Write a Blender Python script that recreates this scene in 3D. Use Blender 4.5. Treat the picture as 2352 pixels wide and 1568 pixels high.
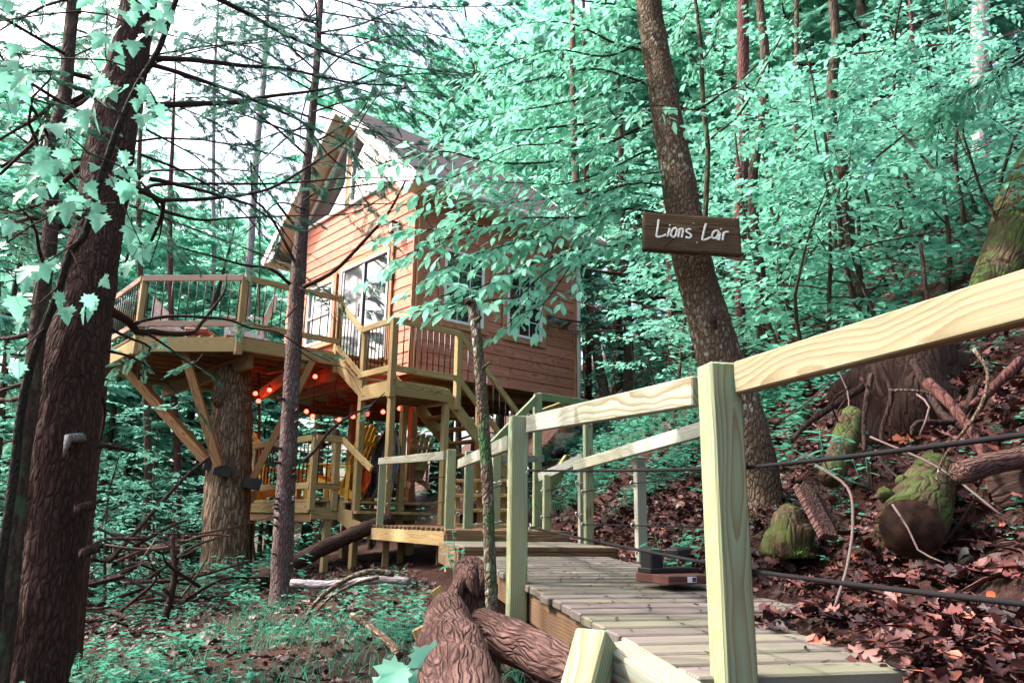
import bpy, bmesh, math, random
import numpy as np
from mathutils import Matrix, Vector, noise

# ------------------------------------------------------------------ scene, camera, light
for o in list(bpy.data.objects):
    bpy.data.objects.remove(o)
scene = bpy.context.scene
COL = scene.collection
rng = random.Random(7)
nrng = np.random.default_rng(11)

FPX, PITCH, YAW, ROLL = 1732.97, .231599, .845848, .0141521      # solved from the cabin's edges (2352 px wide)
cp, sp, cr, sr = math.cos(PITCH), math.sin(PITCH), math.cos(ROLL), math.sin(ROLL)
cam = bpy.data.cameras.new('camera')
cam.sensor_width = 36.0
cam.lens = FPX / 2352 * 36
cam.clip_start = .05
cam.clip_end = 600
camo = bpy.data.objects.new('camera', cam)
COL.objects.link(camo)
R_ = Vector((cr, -sr * sp, sr * cp)); U_ = Vector((-sr, -cr * sp, cr * cp)); B_ = -Vector((0, cp, sp))
camo.matrix_world = Matrix((R_, U_, B_)).transposed().to_4x4()
scene.camera = camo

SUN = Vector((-.72, .10, .80)).normalized()
world = bpy.data.worlds.new('World'); scene.world = world; world.use_nodes = True
wn = world.node_tree; wn.nodes.clear()
sky = wn.nodes.new('ShaderNodeTexSky'); sky.sky_type = 'NISHITA'; sky.sun_disc = False
sky.sun_elevation = math.asin(SUN.z)
sky.sun_rotation = math.atan2(SUN.x, SUN.y)
sky.air_density = 1.0; sky.dust_density = 7.0; sky.ozone_density = .2
bg = wn.nodes.new('ShaderNodeBackground'); bg.inputs[1].default_value = .15
wo = wn.nodes.new('ShaderNodeOutputWorld')
wn.links.new(sky.outputs[0], bg.inputs[0]); wn.links.new(bg.outputs[0], wo.inputs[0])
sun = bpy.data.lights.new('sun', 'SUN'); sun.energy = 2.2; sun.angle = math.radians(1.2); sun.color = (1, .96, .91)
suno = bpy.data.objects.new('sun', sun); COL.objects.link(suno)
suno.rotation_euler = SUN.to_track_quat('Z', 'Y').to_euler()
scene.view_settings.view_transform = 'Standard'; scene.view_settings.look = 'None'
scene.view_settings.exposure = 2.15; scene.view_settings.gamma = 1.0
scene.view_settings.use_curve_mapping = False
scene.render.engine = 'CYCLES'
scene.cycles.max_bounces = 4; scene.cycles.diffuse_bounces = 2; scene.cycles.glossy_bounces = 2
scene.cycles.transmission_bounces = 2; scene.cycles.transparent_max_bounces = 2
scene.cycles.caustics_reflective = False; scene.cycles.caustics_refractive = False
scene.cycles.sample_clamp_indirect = 6

# ------------------------------------------------------------------ pixel helpers (photograph at 2352 x 1568)
def ray(u, v):
    X, Y = (u - 1176) / FPX, (v - 784) / FPX
    X, Y = cr * X + sr * Y, -sr * X + cr * Y
    return Vector((X, cp + Y * sp, -Y * cp + sp))
def P(u, v, d):
    r = ray(u, v); return r * (d / r.y)
def PZ(u, v, z):
    r = ray(u, v); return r * (z / r.z)
def PX(px, d): return px * d / FPX
HA = Vector((math.sin(YAW), math.cos(YAW), 0)); HB = Vector((-math.cos(YAW), math.sin(YAW), 0))
HC = P(957, 650, 12.0); HC.z = 0
def H(a, b, z): return HC + HA * a + HB * b + Vector((0, 0, z))       # cabin axes
def on_plane(u, v, o, d):
    n = Vector((-d.y, d.x, 0)); r = ray(u, v); return r * (n.dot(o) / n.dot(r))
WD = Vector((-.204, .979, 0)); WN = Vector((.979, .204, 0))           # ramp direction and its right-hand side
def W(s, t, z): return WN * s + WD * t + Vector((0, 0, z))

def smooth(a, b, x):
    t = min(1, max(0, (x - a) / (b - a))); return t * t * (3 - 2 * t)
def lerp_pts(pts, x):
    if x <= pts[0][0]: return pts[0][1]
    for (x0, y0), (x1, y1) in zip(pts, pts[1:]):
        if x <= x1: return y0 + (y1 - y0) * (x - x0) / (x1 - x0)
    return pts[-1][1]
PROF = [(-90, 20), (-60, 9), (-38, -3), (-24, -5.5), (-9, -3.3), (-3, -1.35), (-1.95, -1.09), (-.55, -.85), (.8, -.62), (1.86, -.42), (1.98, -.33),
        (2.25, .0), (2.6, .2), (3.3, .85), (4.2, 1.42), (5.2, 2.35), (9, 5.0), (20, 12.5), (40, 26), (90, 45)]
def ground(x, y):
    s = .979 * x + .204 * y; t = -.204 * x + .979 * y
    z = lerp_pts(PROF, s)
    if s > 1.9:                                    # the bank is lower close to the camera end of the ramp
        z -= .22 * smooth(4.2, 2.2, t) * smooth(1.9, 2.3, s) * smooth(5, 3, s)
    if s < 2.2 and t < 3.6: z += .17 * smooth(1.34, 1.5, s + .06 * noise.noise(Vector((x * 3, y * 3, 8)))) * smooth(3.5, 2.5, t) * smooth(2.2, 1.9, s)
    n = noise.noise(Vector((x * .9, y * .9, 0))) * .09 + noise.noise(Vector((x * 3, y * 3, 4))) * .035
    far = min(1, max(0, (abs(s) - 8) / 20))
    n += noise.noise(Vector((x * .12, y * .12, 9))) * 2.2 * far
    k = smooth(1.9, 2.4, s)
    if .75 < s < 1.95 and 1.5 < t < 6.8: n = n * .3 - .05
    return z + n * (1 + .6 * k)
def G(x, y): return Vector((x, y, ground(x, y)))

# ------------------------------------------------------------------ objects
WM = {}
def tag(o, label=None, cat=None, group=None, kind=None):
    if label: o['label'] = label
    if cat: o['category'] = cat
    if group: o['group'] = group
    if kind: o['kind'] = kind
    return o
def add(name, me, mat=None, parent=None, M=None, **k):
    o = bpy.data.objects.new(name, me); COL.objects.link(o)
    M = M if M is not None else Matrix.Identity(4)
    if mat is not None and me is not None and len(me.materials) == 0: me.materials.append(mat)
    if parent is not None:
        o.parent = parent; o.matrix_parent_inverse = WM[parent].inverted()
    o.matrix_basis = M; WM[o] = M.copy()
    return tag(o, **k)
def thing(name, loc, label, cat, group=None):
    return add(name, None, None, None, Matrix.Translation(Vector(loc)), label=label, cat=cat, group=group)
def np_mesh(name, V, F, mats=(), mi=None, smooth_=False):
    """V (n,3); F list of integer arrays (k,3) or (k,4)"""
    me = bpy.data.meshes.new(name)
    V = np.asarray(V, dtype=np.float32)
    F = [np.asarray(f, dtype=np.int32) for f in (F if isinstance(F, list) else [F]) if len(f)]
    me.vertices.add(len(V)); me.vertices.foreach_set('co', V.ravel())
    nl = sum(f.size for f in F); npoly = sum(len(f) for f in F)
    me.loops.add(nl); me.loops.foreach_set('vertex_index', np.concatenate([f.ravel() for f in F]))
    tot = np.concatenate([np.full(len(f), f.shape[1], dtype=np.int32) for f in F])
    st = np.concatenate([[0], np.cumsum(tot)[:-1]]).astype(np.int32)
    me.polygons.add(npoly); me.polygons.foreach_set('loop_start', st)
    if smooth_ is not False:
        me.polygons.foreach_set('use_smooth', np.full(npoly, True) if smooth_ is True else smooth_)
    if mi is not None: me.polygons.foreach_set('material_index', np.asarray(mi, dtype=np.int32))
    for m in mats: me.materials.append(m)
    me.update(calc_edges=True)
    return me

_boxes = {}
def box_mesh(l, w, h, mat, bev=.004):
    key = (round(l, 3), round(w, 4), round(h, 4), mat.name, bev)
    if key in _boxes: return _boxes[key]
    bm = bmesh.new(); bmesh.ops.create_cube(bm, size=1)
    for v in bm.verts: v.co = Vector((v.co.x * l, v.co.y * w, v.co.z * h))
    if bev: bmesh.ops.bevel(bm, geom=bm.edges[:], offset=min(bev, .3 * min(l, w, h)), segments=1, affect='EDGES')
    me = bpy.data.meshes.new('box'); bm.to_mesh(me); bm.free(); me.materials.append(mat)
    _boxes[key] = me
    return me
def axes(x, up=Vector((0, 0, 1))):
    x = x.normalized(); y = up.cross(x)
    if y.length < 1e-4: y = Vector((0, 1, 0)).cross(x)
    y.normalize(); z = x.cross(y)
    return Matrix((x, y, z)).transposed()
def beam(name, p0, p1, w, h, mat, parent=None, up=(0, 0, 1), bev=.004, **k):
    p0 = Vector(p0); p1 = Vector(p1)
    M = axes(p1 - p0, Vector(up)).to_4x4(); M.translation = (p0 + p1) / 2
    return add(name, box_mesh((p1 - p0).length, w, h, mat, bev), None, parent, M, **k)
def post(name, base, top_z, a, mat, parent=None, face=WN, bev=.005, **k):
    base = Vector(base)
    return beam(name, base, (base.x, base.y, top_z), a, a, mat, parent, up=face, bev=bev, **k)

def tube(pts, rad, n=10, rough=0, seed=0, freq=6, caps=True, ridge=0, sub=None):
    """swept tube; returns V, quads, tris"""
    pts = [Vector(p) for p in pts]
    rad = list(rad) if hasattr(rad, '__len__') else [rad] * len(pts)
    if sub:                                                          # resample along a smooth curve
        q, rr = [], []
        for i in range(len(pts) - 1):
            a, b = pts[i], pts[i + 1]
            p_ = pts[i - 1] if i else a - (b - a); n_ = pts[i + 2] if i + 2 < len(pts) else b + (b - a)
            k = max(1, int((b - a).length / sub))
            for j in range(k):
                t = j / k
                q.append(.5 * ((2 * a) + (b - p_) * t + (2 * p_ - 5 * a + 4 * b - n_) * t * t + (3 * a - p_ - 3 * b + n_) * t ** 3))
                rr.append(rad[i] + (rad[i + 1] - rad[i]) * t)
        q.append(pts[-1]); rr.append(rad[-1]); pts, rad = q, rr
    V = []; y = None
    for i, p in enumerate(pts):
        d = (pts[min(i + 1, len(pts) - 1)] - pts[max(i - 1, 0)]).normalized()
        if y is None:
            y = d.cross(Vector((0, 0, 1)) if abs(d.z) < .9 else Vector((1, 0, 0))).normalized()
        else:
            y = (y - d * y.dot(d)).normalized()
        z = d.cross(y)
        for j in range(n):
            a = 2 * math.pi * j / n
            r = rad[i]; e = y * math.cos(a) + z * math.sin(a)
            if rough:
                q = p + e * r
                r *= 1 + rough * noise.noise(q * freq + Vector((seed, 0, 0)))
                if ridge:
                    r *= 1 + ridge * (abs(noise.noise(Vector((q.x * freq * 5, q.y * freq * 5, q.z * freq * .9 + seed)))) - .2)
            V.append(p + e * r)
    k = len(pts); V = np.array(V, dtype=np.float32)
    i = np.arange(k - 1)[:, None] * n; j = np.arange(n)[None, :]; j2 = (j + 1) % n
    Q = np.stack([i + j, i + j2, i + n + j2, i + n + j], -1).reshape(-1, 4)
    T = np.zeros((0, 3), int)
    if caps:
        c0 = len(V); V = np.vstack([V, np.array(pts[0])[None], np.array(pts[-1])[None]])
        j = np.arange(n); j2 = (j + 1) % n
        T = np.vstack([np.stack([np.full(n, c0), j2, j], -1), np.stack([np.full(n, c0 + 1), (k - 1) * n + j, (k - 1) * n + j2], -1)])
    return V, Q, T
class MB:
    def __init__(self): self.V = []; self.Q = []; self.T = []; self.qm = []; self.tm = []; self.n = 0
    def put(self, V, Q=None, T=None, m=0):
        V = np.asarray(V, dtype=np.float32)
        if Q is not None and len(Q): self.Q.append(np.asarray(Q) + self.n); self.qm.append(np.full(len(Q), m))
        if T is not None and len(T): self.T.append(np.asarray(T) + self.n); self.tm.append(np.full(len(T), m))
        self.V.append(V); self.n += len(V)
    def tube(self, pts, rad, n=6, m=0, **k):
        V, Q, T = tube(pts, rad, n, **k); self.put(V, Q, T, m)
    def mesh(self, name, mats, smooth_=True):
        V = np.vstack(self.V); Q = np.vstack(self.Q) if self.Q else np.zeros((0, 4), int); T = np.vstack(self.T) if self.T else np.zeros((0, 3), int)
        mi = np.concatenate([np.concatenate(self.qm) if self.qm else np.zeros(0), np.concatenate(self.tm) if self.tm else np.zeros(0)])
        return np_mesh(name, V, [Q, T], mats, mi, smooth_)
def tube_obj(name, pts, rad, n, mat, parent=None, smooth_=True, k=None, orient=False, **kw):
    M0 = Matrix.Translation(Vector(pts[0]))
    if orient: M0 = M0 @ (Vector(pts[-1]) - Vector(pts[0])).to_track_quat('Z', 'Y').to_matrix().to_4x4()
    Mi = M0.inverted()
    V, Q, T = tube([Mi @ Vector(p) for p in pts], rad, n, **(k or {}))
    return add(name, np_mesh(name, V, [Q, T], (mat,), None, smooth_), None, parent, M0, **kw)

# leaf templates: x along the leaf (length 1), z up
LEAF = np.array([(0, 0, 0), (.28, .2, .035), (.28, 0, -.01), (.28, -.2, .035), (.65, .19, .01), (.65, 0, -.03), (.65, -.19, .01), (1, 0, -.09)], np.float32)
LEAF_T = np.array([(0, 2, 1), (0, 3, 2), (1, 2, 5), (1, 5, 4), (2, 3, 6), (2, 6, 5), (4, 5, 7), (5, 6, 7)])
LOBE = np.array([(0, 0, 0), (.16, .10, .03), (.30, .30, .16), (.42, .13, .05), (.60, .34, .20), (.72, .13, .10), (.86, .20, .22), (1.0, 0, .20), (.84, -.22, .12), (.70, -.12, .07), (.55, -.33, .10), (.42, -.12, .03), (.28, -.27, .13), (.16, -.09, .02), (.42, 0, -.02)], np.float32)
LOBE_T = np.array([(14, i_ + 1, i_) for i_ in range(13)] + [(14, 0, 13)])
LEAF2 = np.array([(0, 0, 0), (.45, .26, .06), (1, 0, -.05), (.45, -.26, .06)], np.float32)
LEAF2_T = np.array([(0, 2, 1), (0, 3, 2)])
_o = [(0, .0), (.04, .10), (-.06, .26), (.10, .25), (.14, .42), (.24, .36), (.38, .52), (.42, .36), (.46, .22), (.58, .30), (.66, .20), (.78, .16), (1.0, 0)]
_m = _o + [(x, -y) for x, y in _o[-2:0:-1]]
MAPLE = np.array([(.2, 0, -.02)] + [(x, y, .07 * abs(y) - .12 * x * x) for x, y in _m], np.float32)
MAPLE_T = np.array([(0, 1 + (i + 1) % len(_m), 1 + i) for i in range(len(_m))])
_tw = [(0, 0, 0)]; _tt = []
def _blade(b, d, l, w):
    p = np.array(b); d = np.array(d) / np.linalg.norm(d); s = np.array([-d[1], d[0], 0])
    i = len(_tw); m = p + d * l * .5 + np.array([0, 0, .01])
    _tw.extend([tuple(p), tuple(m + s * w), tuple(p + d * l - np.array([0, 0, l * .25])), tuple(m - s * w)]); _tt.extend([(i, i + 2, i + 1), (i, i + 3, i + 2)])
for _i in range(9):
    _x = .06 + _i * .1; _l = .34 * (1 - .6 * _x) + .04
    for _s in (-1, 1): _blade((_x, 0, -.1 * _x * _x), (.75, _s * 1.0, 0), _l, .032)
_blade((.5, 0, -.03), (1, 0, 0), .5, .03); _blade((0, 0, 0), (1, 0, 0), .55, .014)
HEM = np.array(_tw, np.float32); HEM_T = np.array(_tt)

def scatter(mb, tmpl, tris, pos, xdir, zdir, size, m=0, wid=1.0):
    """place a template at many spots: x axis along xdir, z axis close to zdir"""
    pos = np.asarray(pos, np.float32); N = len(pos)
    if N == 0: return
    x = np.asarray(xdir, np.float32); x = x / (np.linalg.norm(x, axis=1, keepdims=True) + 1e-9)
    z = np.asarray(zdir, np.float32); y = np.cross(z, x); y /= (np.linalg.norm(y, axis=1, keepdims=True) + 1e-9); z = np.cross(x, y)
    s = np.broadcast_to(np.asarray(size, np.float32), (N,))[:, None, None]
    t = tmpl[None]
    V = pos[:, None] + s * (t[..., 0:1] * x[:, None] + wid * t[..., 1:2] * y[:, None] + t[..., 2:3] * z[:, None])
    T = tris[None] + (np.arange(N) * len(tmpl))[:, None, None]
    mb.put(V.reshape(-1, 3), None, T.reshape(-1, 3), m)
def unit_rand(n, r=nrng):
    v = r.normal(size=(n, 3)); return v / np.linalg.norm(v, axis=1, keepdims=True)
# ------------------------------------------------------------------ materials
class NT:
    def __init__(self, name):
        self.m = bpy.data.materials.new(name); self.m.use_nodes = True
        self.t = self.m.node_tree; self.t.nodes.clear()
        self.out = self.t.nodes.new('ShaderNodeOutputMaterial')
    def n(self, typ, ins=None, **props):
        nd = self.t.nodes.new('ShaderNode' + typ)
        for k, v in props.items(): setattr(nd, k, v)
        for k, v in (ins or {}).items(): self.s(nd.inputs[k], v)
        return nd
    def s(self, sock, v):
        if hasattr(v, 'outputs'): v = v.outputs[0]
        if isinstance(v, bpy.types.NodeSocket): self.t.links.new(v, sock)
        else:
            if isinstance(v, (tuple, list)) and len(v) == 3 and sock.type == 'RGBA': v = (*v, 1)
            sock.default_value = v
    def math(self, op, a, b=0.0, c=None):
        nd = self.n('Math', operation=op); self.s(nd.inputs[0], a); self.s(nd.inputs[1], b)
        if c is not None: self.s(nd.inputs[2], c)
        return nd.outputs[0]
    def mix(self, f, a, b, mode='MIX'):
        nd = self.t.nodes.new('ShaderNodeMix'); nd.data_type = 'RGBA'; nd.blend_type = mode
        self.s(nd.inputs['Factor'], f); self.s(nd.inputs['A'], a); self.s(nd.inputs['B'], b)
        return nd.outputs['Result']
    def ramp(self, f, stops):
        nd = self.t.nodes.new('ShaderNodeValToRGB'); self.s(nd.inputs[0], f); e = nd.color_ramp.elements
        while len(e) < len(stops): e.new(.5)
        for i, (p, c) in enumerate(stops):
            e[i].position = p; e[i].color = (*c, 1) if len(c) == 3 else c
        return nd.outputs[0]
    def coord(self, scale=(1, 1, 1), jitter=True, rot=(0, 0, 0)):
        tc = self.n('TexCoord'); v = tc.outputs['Object']
        if jitter:
            oi = self.n('ObjectInfo'); k = self.math('MULTIPLY', oi.outputs['Random'], 37.0)
            cx = self.n('CombineXYZ', {0: k, 1: self.math('MULTIPLY', k, .37), 2: self.math('MULTIPLY', k, .73)})
            ad = self.n('VectorMath', operation='ADD'); self.s(ad.inputs[0], v); self.s(ad.inputs[1], cx); v = ad.outputs[0]
        mp = self.n('Mapping', {'Vector': v, 'Scale': scale, 'Rotation': rot}); return mp.outputs[0]
    def done(self, color, rough=.7, bump=None, bs=.3, bd=.01, spec=.3, **extra):
        b = self.n('BsdfPrincipled', {'Base Color': color, 'Roughness': rough, 'Specular IOR Level': spec})
        for k, v in extra.items(): self.s(b.inputs[k], v)
        if bump is not None:
            bm = self.n('Bump', {'Height': bump, 'Strength': bs, 'Distance': bd}); self.s(b.inputs['Normal'], bm.outputs[0])
        self.t.links.new(b.outputs[0], self.out.inputs[0]); return self.m

def wood(name, light, mid, dark, gap=.010, stain=None, stain_amt=.5, rough=.75, bs=.25, wob=.10, stain_scale=3.0, var=.25, knots=.8):
    """lengthwise grain: growth rings round a pith that wanders along the piece (local x)"""
    t = NT(name); tc = t.n('TexCoord'); oi = t.n('ObjectInfo'); rnd = oi.outputs['Random']
    wv_ = t.n('TexNoise', {'Vector': t.coord((1.1, .02, .02)), 'Scale': 1.0, 'Detail': 2.5, 'Roughness': .6})
    loc = t.n('TexNoise', {'Vector': t.coord((2.2, 9, 9)), 'Scale': 1.0, 'Detail': 2})
    w1 = t.n('VectorMath', operation='MULTIPLY_ADD'); t.s(w1.inputs[0], wv_.outputs['Color']); w1.inputs[1].default_value = (0, wob, wob); t.s(w1.inputs[2], tc.outputs['Object'])
    w2 = t.n('VectorMath', operation='MULTIPLY_ADD'); t.s(w2.inputs[0], loc.outputs['Color']); w2.inputs[1].default_value = (0, .022, .022); t.s(w2.inputs[2], w1.outputs[0])
    off = t.n('CombineXYZ', {0: 0.0, 1: t.math('MULTIPLY_ADD', rnd, .07, -.10 - wob * .5), 2: t.math('MULTIPLY_ADD', t.math('FRACT', t.math('MULTIPLY', rnd, 7.31)), .09, -.06 - wob * .5)})
    ad = t.n('VectorMath', operation='ADD'); t.s(ad.inputs[0], w2.outputs[0]); t.s(ad.inputs[1], off.outputs[0])
    wv = t.n('TexWave', {'Vector': ad.outputs[0], 'Scale': 6.2832 / (20 * gap), 'Distortion': .5, 'Detail': 1.0, 'Detail Scale': 3.0}, wave_type='RINGS', rings_direction='X', wave_profile='SAW')
    fine = t.n('TexNoise', {'Vector': t.coord((4, 190, 190)), 'Scale': 1.0, 'Detail': 4})
    big = t.n('TexNoise', {'Vector': t.coord((stain_scale * .5, stain_scale, stain_scale)), 'Scale': 1.0, 'Detail': 4})
    c = t.ramp(wv.outputs['Fac'], [(0, light), (.5, mid), (.9, dark), (1.0, mid)])
    c = t.mix(t.math('MULTIPLY_ADD', fine.outputs['Fac'], .9, -.30), c, dark)
    if stain is not None:
        c = t.mix(t.ramp(big.outputs['Fac'], [(.42, (0, 0, 0)), (.68, (stain_amt,) * 3)]), c, stain)
    hs = t.n('HueSaturation', {'Color': c, 'Value': t.math('MULTIPLY_ADD', rnd, var, 1 - var * .5)})
    knot = t.n('TexVoronoi', {'Vector': t.coord((1.4, 7, 7)), 'Scale': 1.0})
    c = t.mix(t.ramp(knot.outputs['Distance'], [(.05, (knots,) * 3), (.10, (0,) * 3)]), hs.outputs[0], tuple(x * .5 for x in dark))
    h = t.math('ADD', t.math('MULTIPLY', wv.outputs['Fac'], -.5), fine.outputs['Fac'])
    return t.done(c, rough, h, bs, .004, .2)

W_GREEN = wood('treated_pine', (.265, .37, .25), (.21, .295, .19), (.17, .14, .07), gap=.010, stain=(.33, .30, .15), stain_amt=.45, var=.15)
W_RAIL = wood('tan_rail_pine', (.235, .225, .155), (.20, .18, .11), (.145, .10, .05), gap=.012, stain=(.28, .29, .20), stain_amt=.6, stain_scale=2, var=.1, wob=.16)
W_PALE = wood('pale_treated_pine', (.30, .335, .28), (.25, .275, .22), (.18, .14, .08), gap=.013, stain=(.37, .41, .39), stain_amt=.65, stain_scale=2, var=.2)
W_TAN = wood('deck_pine', (.44, .33, .165), (.35, .25, .115), (.20, .125, .05), gap=.012, stain=(.33, .27, .13), stain_amt=.5)
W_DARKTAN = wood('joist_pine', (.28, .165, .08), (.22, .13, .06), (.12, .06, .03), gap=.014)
W_BRACE = wood('stained_brace_timber', (.34, .18, .075), (.27, .14, .055), (.15, .07, .03), gap=.014)
W_GREY = wood('weathered_boards', (.195, .163, .155), (.155, .128, .122), (.075, .058, .056), gap=.016, stain=(.165, .18, .10), stain_amt=.75, stain_scale=2.2, var=.28, knots=.5)
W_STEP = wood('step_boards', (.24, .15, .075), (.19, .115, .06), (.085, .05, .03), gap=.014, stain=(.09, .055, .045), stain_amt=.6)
W_RAILRED = wood('pinkish_rail_pine', (.50, .34, .29), (.42, .28, .22), (.25, .15, .10), gap=.014)
CEDAR = wood('cedar_siding', (.60, .265, .185), (.52, .205, .138), (.34, .11, .072), gap=.035, stain=(.42, .155, .105), stain_amt=.65, stain_scale=2.5, var=.3, bs=.3, wob=.3)
CEDAR_TRIM = wood('cedar_trim', (.55, .28, .145), (.47, .225, .11), (.31, .125, .06), gap=.03, stain=(.44, .22, .16), stain_amt=.5, wob=.2)
SIGNWOOD = wood('dark_weathered_sign', (.20, .135, .07), (.10, .062, .033), (.018, .010, .007), gap=.011, stain=(.05, .03, .018), stain_amt=.8, stain_scale=7, bs=.9, wob=.05, knots=.3)
PAVERWOOD = wood('reddish_block', (.15, .065, .055), (.12, .05, .042), (.06, .03, .02), gap=.01)

def flat(name, col, rough=.6, spec=.3, nscale=None, amt=.12, **extra):
    t = NT(name); c = col
    if nscale:
        nz = t.n('TexNoise', {'Vector': t.coord((nscale,) * 3), 'Scale': 1.0, 'Detail': 5})
        c = t.mix(t.ramp(nz.outputs['Fac'], [(.3, (0,) * 3), (.7, (1,) * 3)]), tuple(x * (1 - amt * 2) for x in col), tuple(min(1, x * (1 + amt)) for x in col))
    return t.done(c, rough, None, spec=spec, **extra)
VINYL = flat('white_vinyl', (.78, .78, .80), .4, nscale=6, amt=.05)
SOFFIT = flat('beige_soffit', (.62, .57, .46), .6, nscale=4, amt=.06)
ALU = flat('grey_aluminium', (.42, .42, .42), .35, .5, nscale=5, amt=.08)
BLACKM = flat('black_metal', (.012, .010, .012), .45, .5)
GALV = flat('galvanised_steel', (.45, .46, .45), .35, .5, nscale=40, Metallic=.7)
CABLE = flat('black_cable', (.008, .007, .009), .85, .15)
PLASTIC = flat('black_plastic', (.012, .011, .012), .5, .4, nscale=8)
YELLOW = flat('yellow_paint', (.70, .36, .035), .5, .4, nscale=7, amt=.1)
WHITECH = flat('white_chair_paint', (.62, .64, .66), .5, .4, nscale=7)
ORANGE = flat('orange_cloth', (.75, .10, .02), .8, nscale=9, amt=.15)
TARP = flat('black_tarp', (.015, .011, .013), .38, .5, nscale=9, amt=.3)
CONCRETE = flat('concrete_block', (.34, .29, .21), .9, nscale=14, amt=.2)
LETTER = flat('white_sign_paint', (.72, .75, .70), .7, nscale=70, amt=.15)
NAIL = flat('dull_brass_nail', (.30, .28, .12), .5, .4)
STICKER = flat('white_sticker', (.75, .78, .80), .5); STICKER_B = flat('dark_sticker_print', (.05, .055, .09), .5)
REDBENCH = flat('reddish_bench', (.25, .06, .05), .6, nscale=6)
def glass(name, col, ior, rough=.015):
    t = NT(name)
    nz = t.n('TexNoise', {'Vector': t.coord((1.5,) * 3), 'Scale': 1.0, 'Detail': 1})
    return t.done(col, rough, nz.outputs['Fac'], .03, .02, .5, IOR=ior)
GLASS_F = glass('front_window_glass', (.03, .035, .045), 2.6)
GLASS_S = glass('side_window_glass', (.012, .011, .012), 1.9)
SCREEN = glass('insect_screen_glass', (.055, .055, .065), 2.3, .05)
def bulb_mat():
    t = NT('red_bulb_glow')
    e = t.n('Emission', {'Color': (1, .035, .02, 1), 'Strength': 5.0}); t.t.links.new(e.outputs[0], t.out.inputs[0]); return t.m
BULB = bulb_mat()
def shingle_mat():
    t = NT('asphalt_shingle')
    v = t.n('TexVoronoi', {'Vector': t.coord((4, 9, 9)), 'Scale': 1.0}); nz = t.n('TexNoise', {'Vector': t.coord((90,) * 3), 'Scale': 1.0})
    c = t.mix(v.outputs['Color'], (.095, .075, .085), (.16, .125, .135)); c = t.mix(nz.outputs['Fac'], c, (.05, .04, .05))
    return t.done(c, .9, nz.outputs['Fac'], .4, .004)
SHINGLE = shingle_mat()

def bark(name, light, mid, dark, vs=26, stretch=.22, moss=None, moss_amt=0, lichen=None, lichen_amt=0, bs=.9, bd=.02, crack=.5):
    t = NT(name)
    wrp = t.n('TexNoise', {'Vector': t.coord((4, 4, 3), False), 'Scale': 1.0, 'Detail': 3})
    vv = t.n('VectorMath', operation='MULTIPLY_ADD'); t.s(vv.inputs[0], wrp.outputs['Color']); vv.inputs[1].default_value = (.10, .10, .12); t.s(vv.inputs[2], t.coord((1, 1, 1)))
    mp = t.n('Mapping', {'Vector': vv.outputs[0], 'Scale': (vs, vs, vs * stretch)})
    vo = t.n('TexVoronoi', {'Vector': mp.outputs[0], 'Scale': 1.0}, feature='DISTANCE_TO_EDGE')
    fine = t.n('TexNoise', {'Vector': mp.outputs[0], 'Scale': 3.4, 'Detail': 9, 'Roughness': .72})
    patch = t.n('TexNoise', {'Vector': t.coord((5, 5, 2)), 'Scale': 1.0, 'Detail': 4})
    crackf = t.ramp(vo.outputs['Distance'], [(.0, (0,) * 3), (.25, (1,) * 3)])
    c = t.ramp(fine.outputs['Fac'], [(.28, dark), (.5, mid), (.72, light)])
    c = t.mix(t.math('MULTIPLY', t.math('SUBTRACT', 1.0, crackf), crack), c, tuple(x * .35 for x in dark))
    c = t.mix(t.ramp(patch.outputs['Fac'], [(.35, (.45,) * 3), (.6, (0,) * 3)]), c, dark)
    if lichen:
        ln = t.n('TexVoronoi', {'Vector': t.coord((30, 30, 18)), 'Scale': 1.0}); l2 = t.n('TexNoise', {'Vector': t.coord((3, 3, 2)), 'Scale': 1.0})
        f = t.math('MULTIPLY', t.ramp(ln.outputs['Distance'], [(.25, (1,) * 3), (.42, (0,) * 3)]), t.ramp(l2.outputs['Fac'], [(.42, (0,) * 3), (.62, (lichen_amt,) * 3)]))
        c = t.mix(f, c, lichen)
    if moss:
        mn = t.n('TexNoise', {'Vector': t.coord((7, 7, 5)), 'Scale': 1.0, 'Detail': 5})
        c = t.mix(t.ramp(mn.outputs['Fac'], [(.62 - moss_amt * .3, (0,) * 3), (.70 - moss_amt * .2, (.85,) * 3)]), c, moss)
    h = t.math('ADD', t.math('MULTIPLY', crackf, .8), t.math('MULTIPLY', fine.outputs['Fac'], .6))
    return t.done(c, .9, h, bs, bd, .15)
BARK_HEM = bark('hemlock_bark', (.19, .115, .10), (.10, .053, .045), (.035, .018, .015), vs=42, stretch=.24, bs=1.0)
BARK_HEM2 = bark('grey_hemlock_bark', (.33, .25, .24), (.20, .135, .13), (.075, .045, .045), vs=48, stretch=.25, lichen=(.36, .32, .32), lichen_amt=.5)
BARK_OAK = bark('furrowed_oak_bark', (.42, .32, .22), (.27, .185, .12), (.065, .04, .025), vs=24, stretch=.12, crack=.85)
BARK_SIGN = bark('scaly_brown_bark', (.32, .235, .17), (.185, .125, .085), (.05, .03, .02), vs=46, stretch=.42, lichen=(.44, .46, .38), lichen_amt=.8)
BARK_MOSSY = bark('mossy_sapling_bark', (.36, .30, .24), (.19, .14, .10), (.06, .04, .03), vs=70, stretch=.4, moss=(.05, .15, .05), moss_amt=.45, lichen=(.5, .53, .45), lichen_amt=.9)
BARK_FAR = bark('dark_trunk_bark', (.16, .12, .09), (.085, .058, .045), (.03, .018, .015), vs=22, stretch=.3, moss=(.06, .10, .05), moss_amt=.2, bs=.6)
BARK_RED = bark('reddish_trunk_bark', (.22, .10, .085), (.12, .05, .045), (.04, .018, .018), vs=26, stretch=.25, bs=.6)
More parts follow.
